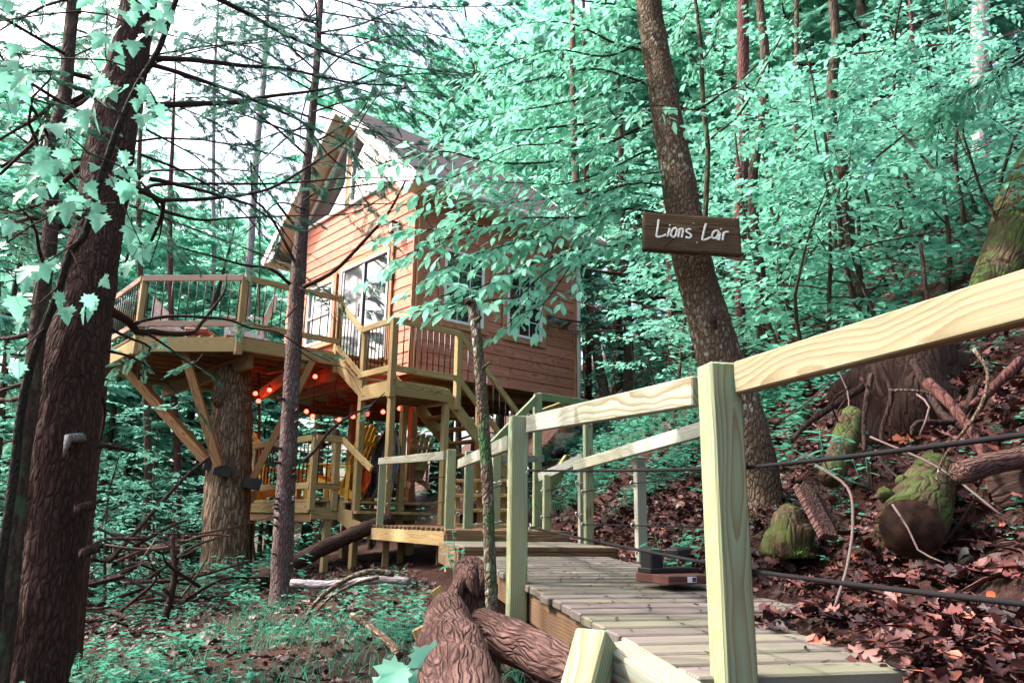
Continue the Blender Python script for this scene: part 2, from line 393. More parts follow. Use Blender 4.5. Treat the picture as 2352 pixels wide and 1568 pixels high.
BARK_WHITE = bark('bleached_dead_wood', (.50, .46, .47), (.38, .33, .34), (.15, .08, .08), vs=12, stretch=.12, bs=.5, crack=.3)
BARK_PALE = bark('pale_grey_bark', (.42, .40, .42), (.30, .28, .30), (.14, .12, .13), vs=26, stretch=.3, bs=.5)
BARK_LOG = bark('rotten_pink_log', (.33, .20, .175), (.20, .11, .095), (.055, .026, .024), vs=60, stretch=.12, bs=1.0, crack=.45)
BARK_MOSSLOG = bark('mossy_log_bark', (.15, .11, .06), (.08, .055, .032), (.022, .014, .010), vs=26, stretch=.15, moss=(.055, .085, .022), moss_amt=.6, bs=.6, crack=.3)
BARK_ROOT = bark('dark_root_wood', (.10, .06, .046), (.05, .028, .024), (.016, .009, .009), vs=30, stretch=.12, bs=.6, crack=.3)
CUTEND = flat('dark_cut_wood', (.035, .02, .015), .9, .1, nscale=25, amt=.35)
TWIG = flat('dark_twig', (.045, .026, .024), .9, .1)
TWIGG = flat('grey_twig', (.14, .10, .095), .9, .1)
VINE = bark('vine_bark', (.08, .07, .055), (.04, .034, .028), (.015, .012, .01), vs=60, stretch=.4, bs=.5)

def leafmat(name, c1, c2, trans=.5, rough=.5, tcol=1.25, plain=False, vein=None):
    t = NT(name)
    g = t.n('NewGeometry'); nz = t.n('TexNoise', {'Vector': t.coord((.8,) * 3, False), 'Scale': 1.0, 'Detail': 2})
    f = t.math('ADD', t.math('MULTIPLY', g.outputs['Random Per Island'], .7), t.math('MULTIPLY_ADD', nz.outputs['Fac'], .8, -.25))
    c = t.mix(f, c1, c2)
    if vein:
        tc = t.n('TexCoord'); sx = t.n('SeparateXYZ', {0: tc.outputs['Object']}); ay = t.math('ABSOLUTE', sx.outputs[1])
        if vein == 'palm':
            r = t.math('SQRT', t.math('ADD', t.math('MULTIPLY', sx.outputs[0], sx.outputs[0]), t.math('MULTIPLY', ay, ay))); A = t.math('ARCTAN2', ay, t.math('SUBTRACT', sx.outputs[0], .02))
            d = t.math('MINIMUM', t.math('ABSOLUTE', A), t.math('MINIMUM', t.math('ABSOLUTE', t.math('SUBTRACT', A, .80)), t.math('ABSOLUTE', t.math('SUBTRACT', A, 1.75))))
            d = t.math('MULTIPLY', d, r)
        else:
            d = t.math('MINIMUM', ay, t.math('MULTIPLY', t.math('ABSOLUTE', t.math('SUBTRACT', t.math('FRACT', t.math('MULTIPLY', t.math('SUBTRACT', sx.outputs[0], ay), 8.0)), .5)), .12))
        c = t.mix(t.ramp(d, [(.006, (.5,) * 3), (.022, (0,) * 3)]), c, tuple(min(1, q * 1.5) for q in c2))
    b = t.n('BsdfDiffuse', {'Color': c}) if plain else t.n('BsdfPrincipled', {'Base Color': c, 'Roughness': rough, 'Specular IOR Level': .25})
    hs = t.n('HueSaturation', {'Color': c, 'Value': tcol})
    tr = t.n('BsdfTranslucent', {'Color': hs.outputs[0]})
    mx = t.n('MixShader', {0: trans, 1: b.outputs[0], 2: tr.outputs[0]})
    t.t.links.new(mx.outputs[0], t.out.inputs[0]); return t.m
L_BEECH = leafmat('beech_leaf', (.17, .46, .34), (.33, .66, .52), .5, vein='pin')
L_MAPLE = leafmat('maple_leaf', (.18, .47, .35), (.33, .64, .51), .5, vein='palm')
L_HEM = leafmat('hemlock_needle', (.045, .125, .092), (.13, .27, .205), .4, plain=True)
L_FAR = leafmat('forest_leaf', (.17, .44, .33), (.38, .69, .56), .5, plain=True)
L_FARHEM = leafmat('forest_needle', (.09, .25, .19), (.20, .43, .34), .4, plain=True)
L_HERB = leafmat('herb_leaf', (.04, .19, .13), (.15, .42, .31), .4, plain=True)
L_GRASS = leafmat('grass_blade', (.04, .18, .115), (.11, .34, .24), .35, plain=True)
L_FERN = leafmat('shrub_leaf', (.08, .30, .215), (.34, .67, .53), .45, plain=True)
MOSSY = bark('mossy_sapling_bark', (.36, .30, .24), (.19, .14, .10), (.06, .04, .03), vs=70, stretch=.4, moss=(.05, .15, .05), moss_amt=.45, lichen=(.5, .53, .45), lichen_amt=.9)
BARK_FAR = bark('dark_trunk_bark', (.16, .12, .09), (.085, .058, .045), (.03, .018, .015), vs=22, stretch=.3, moss=(.06, .10, .05), moss_amt=.2, bs=.6)
BARK_RED = bark('reddish_trunk_bark', (.22, .10, .085), (.12, .05, .045), (.04, .018, .018), vs=26, stretch=.25, bs=.6)
BARK_WHITE = bark('bleached_dead_wood', (.50, .46, .47), (.38, .33, .34), (.15, .08, .08), vs=12, stretch=.12, bs=.5, crack=.3)
BARK_PALE = bark('pale_grey_bark', (.42, .40, .42), (.30, .28, .30), (.14, .12, .13), vs=26, stretch=.3, bs=.5)
BARK_LOG = bark('rotten_pink_log', (.33, .20, .175), (.20, .11, .095), (.055, .026, .024), vs=60, stretch=.12, bs=1.0, crack=.45)
BARK_MOSSLOG = bark('mossy_log_bark', (.15, .11, .06), (.08, .055, .032), (.022, .014, .010), vs=26, stretch=.15, moss=(.055, .085, .022), moss_amt=.6, bs=.6, crack=.3)
BARK_ROOT = bark('dark_root_wood', (.10, .06, .046), (.05, .028, .024), (.016, .009, .009), vs=30, stretch=.12, bs=.6, crack=.3)
CUTEND = flat('dark_cut_wood', (.035, .02, .015), .9, .1, nscale=25, amt=.35)
TWIG = flat('dark_twig', (.045, .026, .024), .9, .1)
TWIGG = flat('grey_twig', (.14, .10, .095), .9, .1)
VINE = bark('vine_bark', (.08, .07, .055), (.04, .034, .028), (.015, .012, .01), vs=60, stretch=.4, bs=.5)

def leafmat(name, c1, c2, trans=.5, rough=.5, tcol=1.25, plain=False, vein=None):
    t = NT(name)
    g = t.n('NewGeometry'); nz = t.n('TexNoise', {'Vector': t.coord((.8,) * 3, False), 'Scale': 1.0, 'Detail': 2})
    f = t.math('ADD', t.math('MULTIPLY', g.outputs['Random Per Island'], .7), t.math('MULTIPLY_ADD', nz.outputs['Fac'], .8, -.25))
    c = t.mix(f, c1, c2)
    if vein:
        tc = t.n('TexCoord'); sx = t.n('SeparateXYZ', {0: tc.outputs['Object']}); ay = t.math('ABSOLUTE', sx.outputs[1])
        if vein == 'palm':
            r = t.math('SQRT', t.math('ADD', t.math('MULTIPLY', sx.outputs[0], sx.outputs[0]), t.math('MULTIPLY', ay, ay))); A = t.math('ARCTAN2', ay, t.math('SUBTRACT', sx.outputs[0], .02))
            d = t.math('MINIMUM', t.math('ABSOLUTE', A), t.math('MINIMUM', t.math('ABSOLUTE', t.math('SUBTRACT', A, .80)), t.math('ABSOLUTE', t.math('SUBTRACT', A, 1.75))))
            d = t.math('MULTIPLY', d, r)
        else:
            d = t.math('MINIMUM', ay, t.math('MULTIPLY', t.math('ABSOLUTE', t.math('SUBTRACT', t.math('FRACT', t.math('MULTIPLY', t.math('SUBTRACT', sx.outputs[0], ay), 8.0)), .5)), .12))
        c = t.mix(t.ramp(d, [(.006, (.5,) * 3), (.022, (0,) * 3)]), c, tuple(min(1, q * 1.5) for q in c2))
    b = t.n('BsdfDiffuse', {'Color': c}) if plain else t.n('BsdfPrincipled', {'Base Color': c, 'Roughness': rough, 'Specular IOR Level': .25})
    hs = t.n('HueSaturation', {'Color': c, 'Value': tcol})
    tr = t.n('BsdfTranslucent', {'Color': hs.outputs[0]})
    mx = t.n('MixShader', {0: trans, 1: b.outputs[0], 2: tr.outputs[0]})
    t.t.links.new(mx.outputs[0], t.out.inputs[0]); return t.m
L_BEECH = leafmat('beech_leaf', (.14, .43, .30), (.24, .58, .43), .5)
L_MAPLE = leafmat('maple_leaf', (.15, .44, .32), (.24, .57, .44), .5)
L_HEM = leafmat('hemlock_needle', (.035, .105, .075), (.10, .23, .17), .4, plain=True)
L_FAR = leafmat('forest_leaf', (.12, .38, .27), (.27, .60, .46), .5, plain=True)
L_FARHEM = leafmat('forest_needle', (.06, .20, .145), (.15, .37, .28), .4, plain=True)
L_HERB = leafmat('herb_leaf', (.035, .17, .115), (.12, .38, .27), .4, plain=True)
L_GRASS = leafmat('grass_blade', (.035, .16, .10), (.09, .30, .20), .35, plain=True)
L_FERN = leafmat('shrub_leaf', (.05, .22, .155), (.25, .60, .46), .45, plain=True)
MOSSY = leafmat('moss_tuft', (.05, .12, .03), (.16, .26, .07), .2, .9, plain=True)
def littermat(name, stops):
    t = NT(name); g = t.n('NewGeometry')
    c = t.ramp(g.outputs['Random Per Island'], stops)
    return t.done(c, .6, None, spec=.35)
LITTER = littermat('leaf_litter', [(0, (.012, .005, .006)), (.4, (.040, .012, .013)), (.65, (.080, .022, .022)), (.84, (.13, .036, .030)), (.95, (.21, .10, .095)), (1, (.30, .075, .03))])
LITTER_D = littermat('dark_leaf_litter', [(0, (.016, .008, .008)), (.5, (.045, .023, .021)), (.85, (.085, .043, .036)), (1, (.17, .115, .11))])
def soil():
    t = NT('forest_soil')
    a = t.n('TexNoise', {'Vector': t.coord((1.3,) * 3, False), 'Scale': 1.0, 'Detail': 6}); b = t.n('TexNoise', {'Vector': t.coord((26,) * 3, False), 'Scale': 1.0, 'Detail': 8, 'Roughness': .7})
    v = t.n('TexVoronoi', {'Vector': t.coord((30,) * 3, False), 'Scale': 1.0})
    c = t.ramp(b.outputs['Fac'], [(.3, (.012, .007, .007)), (.5, (.040, .022, .019)), (.72, (.095, .055, .046))])
    c = t.mix(t.ramp(a.outputs['Fac'], [(.42, (0,) * 3), (.62, (.55,) * 3)]), c, (.085, .045, .032))
    c = t.mix(t.math('MULTIPLY', v.outputs['Color'], .25), c, (.10, .035, .033))
    return t.done(c, .95, t.math('ADD', b.outputs['Fac'], t.math('MULTIPLY', v.outputs['Distance'], .5)), .9, .05, .1)
SOIL = soil()
# ------------------------------------------------------------------ ground
def axis_pts(lo, hi, c, fine, grow):
    out = [c]; d = fine; x = c
    while x < hi: x += d; out.append(x); d = fine if x < c + 6 else d * grow
    d = fine; x = c
    while x > lo: x -= d; out.append(x); d = fine if x > c - 6 else d * grow
    return sorted(out)
gx = axis_pts(-110, 110, 0, .11, 1.06); gy = axis_pts(-60, 150, 6, .11, 1.06)
GV = np.array([(x, y, ground(x, y)) for y in gy for x in gx], np.float32)
nx_ = len(gx); i = np.arange(len(gy) - 1)[:, None] * nx_; j = np.arange(nx_ - 1)[None]
GQ = np.stack([i + j, i + j + 1, i + j + nx_ + 1, i + j + nx_], -1).reshape(-1, 4)
add('ground', np_mesh('ground', GV, GQ, (SOIL,), None, True), kind='structure')

# ------------------------------------------------------------------ cabin
def poly_prism(name, pts_a, pts_b, mat, parent, **k):
    """two matching rings of points (lists of Vector) joined into a solid"""
    o = sum(pts_a, Vector()) / len(pts_a); n = len(pts_a)
    V = [p - o for p in pts_a] + [p - o for p in pts_b]
    me = bpy.data.meshes.new(name)
    me.from_pydata(V, [], [list(range(n))[::-1], list(range(n, 2 * n))] + [[q, (q + 1) % n, n + (q + 1) % n, n + q] for q in range(n)])
    bm = bmesh.new(); bm.from_mesh(me); bmesh.ops.recalc_face_normals(bm, faces=bm.faces[:]); bm.to_mesh(me); bm.free()
    me.materials.append(mat)
    return add(name, me, None, parent, Matrix.Translation(o), **k)
Z0, ZF, ZT, HW, HL = 2.29, 2.62, 5.36, 4.95, 3.86
MID = HW / 2
def z_under(b): return 5.49 + .87 * (MID - abs(b - MID))
def z_top(b): return z_under(b) + .40
cabin = thing('cabin', H(HL / 2, MID, Z0), 'cedar sided treehouse cabin with steep gable roof and sliding glass door', 'cabin')
wall_side = poly_prism('wall', [H(.03, .03, Z0 + .02), H(HL - .03, .03, Z0 + .02), H(HL - .03, .03, ZT), H(.03, .03, ZT)],
                       [H(.03, .12, Z0 + .02), H(HL - .03, .12, Z0 + .02), H(HL - .03, .12, ZT), H(.03, .12, ZT)], CEDAR, cabin, label='shaded cedar side wall with two sash windows')
ring = [(.12, Z0 + .02), (HW - .05, Z0 + .02), (HW - .05, ZT), (MID, z_under(MID) - .02), (.12, ZT + .1)]
wall_front = poly_prism('wall', [H(.03, b, z) for b, z in ring], [H(.12, b, z) for b, z in ring], CEDAR, cabin, label='brighter cedar gable wall facing the big deck')
wall_back = poly_prism('wall', [H(HL - .12, b, z) for b, z in ring], [H(HL - .03, b, z) for b, z in ring], CEDAR, cabin)
wall_left = poly_prism('wall', [H(.03, HW - .1, Z0), H(HL, HW - .1, Z0), H(HL, HW - .1, ZT), H(.03, HW - .1, ZT)],
                       [H(.03, HW, Z0), H(HL, HW, Z0), H(HL, HW, ZT), H(.03, HW, ZT)], CEDAR, cabin)
floor_ = poly_prism('floor_frame', [H(.1, .1, Z0 - .02), H(HL - .1, .1, Z0 - .02), H(HL - .1, HW - .1, Z0 - .02), H(.1, HW - .1, Z0 - .02)],
                    [H(.1, .1, Z0 + .2), H(HL - .1, .1, Z0 + .2), H(HL - .1, HW - .1, Z0 + .2), H(.1, HW - .1, Z0 + .2)], W_DARKTAN, cabin)
for q in range(7):
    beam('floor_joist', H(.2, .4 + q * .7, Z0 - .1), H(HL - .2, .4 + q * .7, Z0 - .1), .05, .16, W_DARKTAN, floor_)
EXP = .1918
def siding(wall, axis, other, n0, n1, span, holes, ztop):
    """lap boards; axis vector along the wall, other the outward normal; holes = (x0,x1,z0,z1)"""
    k = 0
    z = Z0
    while z < ztop - .03:
        x0, x1 = span(z + EXP / 2)
        segs = [(x0, x1)]
        for h0, h1, hz0, hz1 in holes:
            if hz0 < z + EXP * .5 < hz1:
                new = []
                for a, b in segs:
                    if h1 <= a or h0 >= b: new.append((a, b)); continue
                    if h0 > a: new.append((a, h0))
                    if h1 < b: new.append((h1, b))
                segs = new
        for a, b in segs:
            while b - a > .03:
                e = b if b - a < 2.9 else a + rng.uniform(1.7, 2.5)
                hgt = min(EXP + .022, ztop - z + .02)
                pa, pb = n0(a + .002, z + hgt / 2), n0(e - .002, z + hgt / 2)
                o = beam('siding_board', pa, pb, .024, hgt, CEDAR, wall, bev=.003)
                tilt = .075 + rng.uniform(-.012, .012)
                L = (pb - pa).length
                M = WM[o] @ Matrix.Rotation(tilt * n1, 4, 'X') @ Matrix.Rotation(rng.uniform(-.0025, .0025), 4, 'Y')
                o.matrix_basis = M; WM[o] = M
                a = e
        z += EXP; k += 1
WS = [(.54, 1.42, 3.26, 4.56), (1.98, 2.86, 3.26, 4.56)]
CAS = .10
siding(wall_side, HA, -HB, lambda x, z: H(x, .012, z), -1, lambda z: (.10, HL - .07), [(a - CAS, b + CAS, c - CAS, d + CAS) for a, b, c, d in WS], ZT)
DOOR = (.80, 2.51, 2.66, 4.64); FWIN = (2.80, 3.86, 3.30, 4.54)
def front_span(z):
    if z < ZT: return (.09, HW - .02)
    k = (z + .1 - 5.49) / .87; return (k + .03, HW - k - .03)
siding(wall_front, HB, -HA, lambda x, z: H(.012, x, z), 1, front_span, [(q[0] - .09, q[1] + .09, q[2] - .2, q[3] + .12) for q in (DOOR, FWIN)], 5.92)
# trim
for nm, p0, p1, w, h, up in [('corner_board', H(.045, -.012, Z0), H(.045, -.012, ZT), .026, .11, HA), ('corner_board', H(-.012, .045, Z0), H(-.012, .045, ZT + .08), .11, .026, HA),
                             ('corner_board', H(HL - .04, -.012, Z0), H(HL - .04, -.012, ZT), .026, .09, HA)]:
    beam(nm, p0, p1, h, w, CEDAR_TRIM, cabin, up=-HB if w < .05 else -HA)
def window(x0, x1, z0, z1, N, glassm, side):
    """double hung window; N(x, out, z) -> point"""
    t = .05
    w = add('window', None, None, cabin, Matrix.Translation(N((x0 + x1) / 2, 0, z0)))
    up = -HB if side else -HA
    zm = (z0 + z1) / 2
    for a, b, c, d in [(x0 - CAS, x0, z0 - CAS, z1 + CAS), (x1, x1 + CAS, z0 - CAS, z1 + CAS)]:
        beam('casing', N((a + b) / 2, .03, c), N((a + b) / 2, .03, d), .098, .03, CEDAR_TRIM, w, up=up)
    for c in (z0 - CAS / 2, z1 + CAS / 2):
        beam('casing', N(x0 + .002, .032, c), N(x1 - .002, .032, c), .03, .098, CEDAR_TRIM, w)
    for x in (x0 + t / 2, x1 - t / 2): beam('frame', N(x, .03, z0 + .002), N(x, .03, z1 - .002), .048, .05, VINYL, w, up=up)
    for c in (z0 + t / 2, z1 - t / 2): beam('frame', N(x0 + t, .03, c), N(x1 - t, .03, c), .05, .048, VINYL, w)
    beam('meeting_rail', N(x0 + t, .028, zm), N(x1 - t, .028, zm), .045, .05, VINYL, w)
    for c, d, o in ((z0 + t, zm - .02, .012), (zm + .02, z1 - t, .022)):
        beam('pane', N(x0 + t * .9, o - .004, (c + d) / 2), N(x1 - t * .9, o - .004, (c + d) / 2), .012, d - c, glassm, w, bev=0)
        for q in (1, 2):
            x = x0 + t + (x1 - x0 - 2 * t) * q / 3
            beam('muntin', N(x, o + .004, c), N(x, o + .004, d), .014, .008, VINYL, w, up=up, bev=0)
        beam('muntin', N(x0 + t, o + .005, (c + d) / 2), N(x1 - t, o + .005, (c + d) / 2), .008, .014, VINYL, w, bev=0)
    return w
for q in WS: window(*q, lambda x, o, z: H(x, -o, z), GLASS_S, True)
# front single window
x0, x1, z0, z1 = FWIN
FN = lambda x, o, z: H(-o, x, z)
w = add('window', None, None, cabin, Matrix.Translation(FN((x0 + x1) / 2, 0, z0)))
for x in (x0 - .045, x1 + .045): beam('casing', FN(x, .03, z0 - .09), FN(x, .03, z1 + .09), .088, .03, CEDAR_TRIM, w, up=-HA)
for z in (z0 - .045, z1 + .045): beam('casing', FN(x0 + .002, .032, z), FN(x1 - .002, .032, z), .03, .088, CEDAR_TRIM, w)
for x in (x0 + .03, x1 - .03): beam('frame', FN(x, .03, z0), FN(x, .03, z1), .058, .05, VINYL, w, up=-HA)
for z in (z0 + .03, (z0 + z1) / 2 - .05, z1 - .03): beam('frame', FN(x0 + .06, .03, z), FN(x1 - .06, .03, z), .05, .05, VINYL, w)
for a, b in ((z0 + .05, (z0 + z1) / 2 - .06), ((z0 + z1) / 2 - .04, z1 - .05)): beam('pane', FN(x0 + .05, .01, (a + b) / 2), FN(x1 - .05, .01, (a + b) / 2), .012, b - a, GLASS_F, w, bev=0)
# sliding door
x0, x1, z0, z1 = DOOR
dr = add('sliding_door', None, None, cabin, Matrix.Translation(FN((x0 + x1) / 2, 0, z0)))
for x in (x0 - .045, x1 + .045): beam('casing', FN(x, .03, z0 - .05), FN(x, .03, z1 + .10), .088, .03, CEDAR_TRIM, dr, up=-HA)
beam('casing', FN(x0 + .002, .032, z1 + .055), FN(x1 - .002, .032, z1 + .055), .03, .09, CEDAR_TRIM, dr)
for x in (x0 + .03, x1 - .03): beam('frame', FN(x, .03, z0), FN(x, .03, z1), .058, .07, ALU, dr, up=-HA)
beam('frame', FN(x0 + .06, .03, z1 - .035), FN(x1 - .06, .03, z1 - .035), .07, .068, ALU, dr)
beam('frame', FN(x0 + .06, .03, z0 + .03), FN(x1 - .06, .03, z0 + .03), .07, .058, ALU, dr)
xm = (x0 + x1) / 2 + .03
for a, b, o, g in ((x0 + .06, xm + .03, .016, GLASS_F), (xm - .03, x1 - .06, .036, SCREEN)):
    pn = beam('pane', FN(a, o - .008, (z0 + z1) / 2), FN(b, o - .008, (z0 + z1) / 2), .010, z1 - z0 - .12, g, dr, bev=0)
    for x in (a + .03, b - .03): beam('stile', FN(x, o, z0 + .06), FN(x, o, z1 - .07), .058, .024, ALU if o > .03 else BLACKM, pn, up=-HA)
beam('door_handle', FN(xm + .06, .06, 3.55), FN(xm + .06, .06, 3.8), .02, .025, BLACKM, dr, up=-HA)
# gable windows
for sgn in (0, 1):
    f = (lambda b: b) if sgn == 0 else (lambda b: HW - b)
    b0, b1, zb = .76, MID - .09, 5.955
    zt0, zt1 = z_under(b0) - .08, z_under(b1) - .08
    gw = add('gable_window', None, None, cabin, Matrix.Translation(FN(f(1.6), 0, zb)))
    poly_prism('pane', [FN(f(b0), .012, zb), FN(f(b1), .012, zb), FN(f(b1), .012, zt1), FN(f(b0), .012, zt0)],
               [FN(f(b0), -.01, zb), FN(f(b1), -.01, zb), FN(f(b1), -.01, zt1), FN(f(b0), -.01, zt0)], GLASS_F, gw)
    beam('frame', FN(f(b0 - .05), .03, zb + .0), FN(f(b1), .03, zb + .0), .05, .06, VINYL, gw)
    beam('frame', FN(f(b1 - .02), .031, zb + .03), FN(f(b1 - .02), .031, zt1), .05, .05, VINYL, gw, up=-HA)
    beam('frame', FN(f(b0 - .02), .031, zb + .03), FN(f(b0 - .02), .031, zt0), .05, .05, VINYL, gw, up=-HA)
    beam('frame', FN(f(b0), .033, zt0), FN(f(b1), .033, zt1), .05, .05, VINYL, gw)
    beam('rake_trim', FN(f(.1), .028, z_under(.1) - .03), FN(f(MID - .0), .028, z_under(MID) - .03), .03, .12, CEDAR_TRIM, cabin)
beam('mullion', FN(MID, .034, 5.93), FN(MID, .034, z_under(MID) - .1), .13, .03, CEDAR_TRIM, cabin, up=-HA)
# roof
roof = add('roof', None, None, cabin, Matrix.Translation(H(HL / 2, MID, 8)))
A0, A1, EV = -.42, HL + .42, -.45
for sgn in (0, 1):
    f = (lambda b: b) if sgn == 0 else (lambda b: HW - b)
    poly_prism('roof_deck', [H(A0, f(EV), z_top(EV)), H(A0, f(MID), z_top(MID)), H(A0, f(MID), z_top(MID) - .14), H(A0, f(EV), z_top(EV) - .10)],
               [H(A1, f(EV), z_top(EV)), H(A1, f(MID), z_top(MID)), H(A1, f(MID), z_top(MID) - .14), H(A1, f(EV), z_top(EV) - .10)], SOFFIT, roof)
    nc = 24; sl = math.hypot(1, .87)
    for q in range(nc):
        b0 = EV - .03 + (MID + .03 - EV) * q / nc; b1 = b0 + (MID - EV) / nc * 1.25
        if b1 > MID: b1 = MID
        lift = .012
        poly_prism('shingle_course', [H(A0 - .03, f(b0), z_top(b0) + lift + .012), H(A0 - .03, f(b1), z_top(b1) + lift), H(A0 - .03, f(b1), z_top(b1) + .002), H(A0 - .03, f(b0), z_top(b0) + lift + .001)],
                   [H(A1 + .03, f(b0), z_top(b0) + lift + .012), H(A1 + .03, f(b1), z_top(b1) + lift), H(A1 + .03, f(b1), z_top(b1) + .002), H(A1 + .03, f(b0), z_top(b0) + lift + .001)], SHINGLE, roof)
    for aa in (A0 - .012, A1 + .012):
        beam('rake_fascia', H(aa, f(EV - .01), z_top(EV) - .10), H(aa, f(MID), z_top(MID) - .10), .022, .21, VINYL, roof)
    # eave: soffit, fascia, gutter, boxed return
    poly_prism('soffit', [H(A0, f(EV), ZT), H(A0, f(-.002), ZT), H(A0, f(-.002), ZT + .02), H(A0, f(EV), ZT + .02)],
               [H(A1, f(EV), ZT), H(A1, f(-.002), ZT), H(A1, f(-.002), ZT + .02), H(A1, f(EV), ZT + .02)], SOFFIT, roof)
    for aa, ab in ((A0 + .002, A0 + .02), (A1 - .02, A1 - .002)):
        poly_prism('eave_return', [H(aa, f(EV + .01), ZT + .021), H(aa, f(.0), ZT + .021), H(aa, f(.35), ZT + .36), H(aa, f(.35), z_top(.35) - .14), H(aa, f(EV + .01), z_top(EV) - .11)],
                   [H(ab, f(EV + .01), ZT + .021), H(ab, f(.0), ZT + .021), H(ab, f(.35), ZT + .36), H(ab, f(.35), z_top(.35) - .14), H(ab, f(EV + .01), z_top(EV) - .11)], VINYL, roof)
    beam('eave_fascia', H(A0, f(EV - .012), ZT + .06), H(A1, f(EV - .012), ZT + .06), .022, .14, VINYL, roof)
    gut = beam('gutter', H(A0, f(EV - .075), ZT + .08), H(A1, f(EV - .075), ZT + .08), .10, .085, VINYL, roof, bev=.02)
    # rake soffit following the slope, and the sloped wall strip above it
    poly_prism('rake_soffit', [H(A0 + .01, f(-.1), z_top(-.1) - .165), H(A0 + .01, f(MID), z_top(MID) - .165), H(A0 + .01, f(MID), z_top(MID) - .145), H(A0 + .01, f(-.1), z_top(-.1) - .145)],
               [H(.01, f(-.1), z_top(-.1) - .165), H(.01, f(MID), z_top(MID) - .165), H(.01, f(MID), z_top(MID) - .145), H(.01, f(-.1), z_top(-.1) - .145)], SOFFIT, roof)
    beam('frieze_board', H(-.005, f(.1), z_under(.1) + .12), H(-.005, f(MID), z_under(MID) + .12), .03, .22, CEDAR_TRIM, cabin)
ds = tube_obj('downspout', [H(HL - .03, -.47, ZT + .02), H(HL - .03, -.42, ZT - .10), H(HL - .03, -.08, ZT - .35), H(HL - .03, -.075, ZT - .5), H(HL - .03, -.075, Z0 - .15)], .042, 8, VINYL, cabin, smooth_=True)
# wall lantern and door bell
ln = add('wall_lantern', None, None, cabin, Matrix.Translation(H(-.1, .60, 4.93)))
beam('back_plate', H(-.035, .60, 4.86), H(-.035, .60, 5.08), .10, .02, BLACKM, ln, up=-HA)
beam('arm', H(-.04, .60, 5.03), H(-.16, .60, 5.05), .02, .02, BLACKM, ln)
for da in (-.05, .05):
    for db in (-.05, .05): beam('cage_bar', H(-.15 + da, .60 + db, 4.83), H(-.15 + da * .7, .60 + db * .7, 5.0), .012, .012, BLACKM, ln)
post('lantern_glass', H(-.15, .60, 4.84), 4.99, .085, GALV, ln, face=HA)
post('lantern_cap', H(-.15, .60, 5.0), 5.03, .13, BLACKM, ln, face=HA)
post('lantern_base', H(-.15, .60, 4.81), 4.828, .12, BLACKM, ln, face=HA)
beam('keypad', H(-.04, .72, 4.02), H(-.04, .72, 4.17), .06, .03, BLACKM, cabin, up=-HA)

# ------------------------------------------------------------------ railings
def rail_run(parent, p, q, zt0, zt1, zb0, zb1, mat, nb, bal=True, rw=.09, out=Vector((0, 0, 0)), skip=.1):
    """top rail, bottom rail and black balusters from p to q (horizontal points)"""
    p = Vector(p); q = Vector(q)
    a = lambda v, z: Vector((v.x, v.y, z)) + out
    beam('top_rail', a(p, zt0 - rw / 2), a(q, zt1 - rw / 2), .04, rw, mat, parent)
    beam('bottom_rail', a(p, zb0), a(q, zb1), .04, rw, mat, parent)
    if bal:
        for i_ in range(nb):
            t = (i_ + .5) / nb
            c = p.lerp(q, t); zt = zt0 + (zt1 - zt0) * t - rw * .6; zb = zb0 + (zb1 - zb0) * t + rw * .3
            add('baluster', rod_mesh(round(zt - zb, 2)), None, parent, Matrix.Translation(Vector((c.x, c.y, zb)) + out * .3))
_rods = {}
def rod_mesh(L):
    if L not in _rods:
        V, Q, T = tube([(0, 0, 0), (0, 0, L)], .0095, 6); _rods[L] = np_mesh('baluster', V, [Q, T], (BLACKM,), None, True)
    return _rods[L]

# ------------------------------------------------------------------ main deck
md = thing('main_deck', H(-1.8, 2.9, ZF), 'large octagonal deck on timber braces in front of the cabin', 'deck')
DB0, DB1 = .84, 5.0
def deck_range(a):
    k = max(0, -2.55 - a); return DB0 + k, DB1 - k
a = -.075
while a > -3.64:
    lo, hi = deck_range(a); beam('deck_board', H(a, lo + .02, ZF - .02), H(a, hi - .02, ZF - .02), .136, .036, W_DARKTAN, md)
    a -= .142
for b in np.arange(DB0 + .25, DB1, .4):
    b = float(b); k = 0
    end = -3.6 if 1.95 < b < 3.85 else (-2.55 - (b - DB0) if b < 2 else -2.55 - (DB1 - b))
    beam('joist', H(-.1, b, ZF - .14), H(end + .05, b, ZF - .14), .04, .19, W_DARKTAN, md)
for aa in (-.9, -2.3):
    beam('girder', H(aa, DB0 + .1, ZF - .35), H(aa, DB1 - .1, ZF - .35), .09, .22, W_DARKTAN, md)
corners = [(-.93, .84), (-2.55, .84), (-3.65, 1.94), (-3.65, 3.9), (-2.55, 5.0), (-.02, 5.0)]
for q, (c, d) in enumerate(zip(corners, corners[1:])):
    p0, p1 = H(*c, 0), H(*d, 0); dirv = (p1 - p0).normalized(); nrm = Vector((-dirv.y, dirv.x, 0))
    if nrm.dot(p0 - H(-1.5, 2.9, 0)) < 0: nrm = -nrm
    hgt = .22 if q in (1, 2, 3) else .19
    f0 = Vector((p0.x, p0.y, ZF - .04 - hgt / 2)); f1 = Vector((p1.x, p1.y, ZF - .04 - hgt / 2))
    beam('fascia', f0 + nrm * .012, f1 + nrm * .012, .038, hgt, W_TAN, md)
    beam('rim_joist', f0 - nrm * .03, f1 - nrm * .03, .04, .2, W_TAN, md)
    nb = int((p1 - p0).length / .125)
    mat = W_RAILRED if q in (1, 2) else W_TAN
    zz = ZF + .92
    rail_run(md, p0, p1, zz, zz, ZF + .16, ZF + .16, mat, nb, out=nrm * .05)
for c in corners[:-1]:
    big = c != (-.93, .84)
    p = H(*c, 0); post('post', (p.x, p.y, ZF - .30 if big else ZF - .35), ZF + .90, .10 if big else .089, W_TAN, md, face=HA)
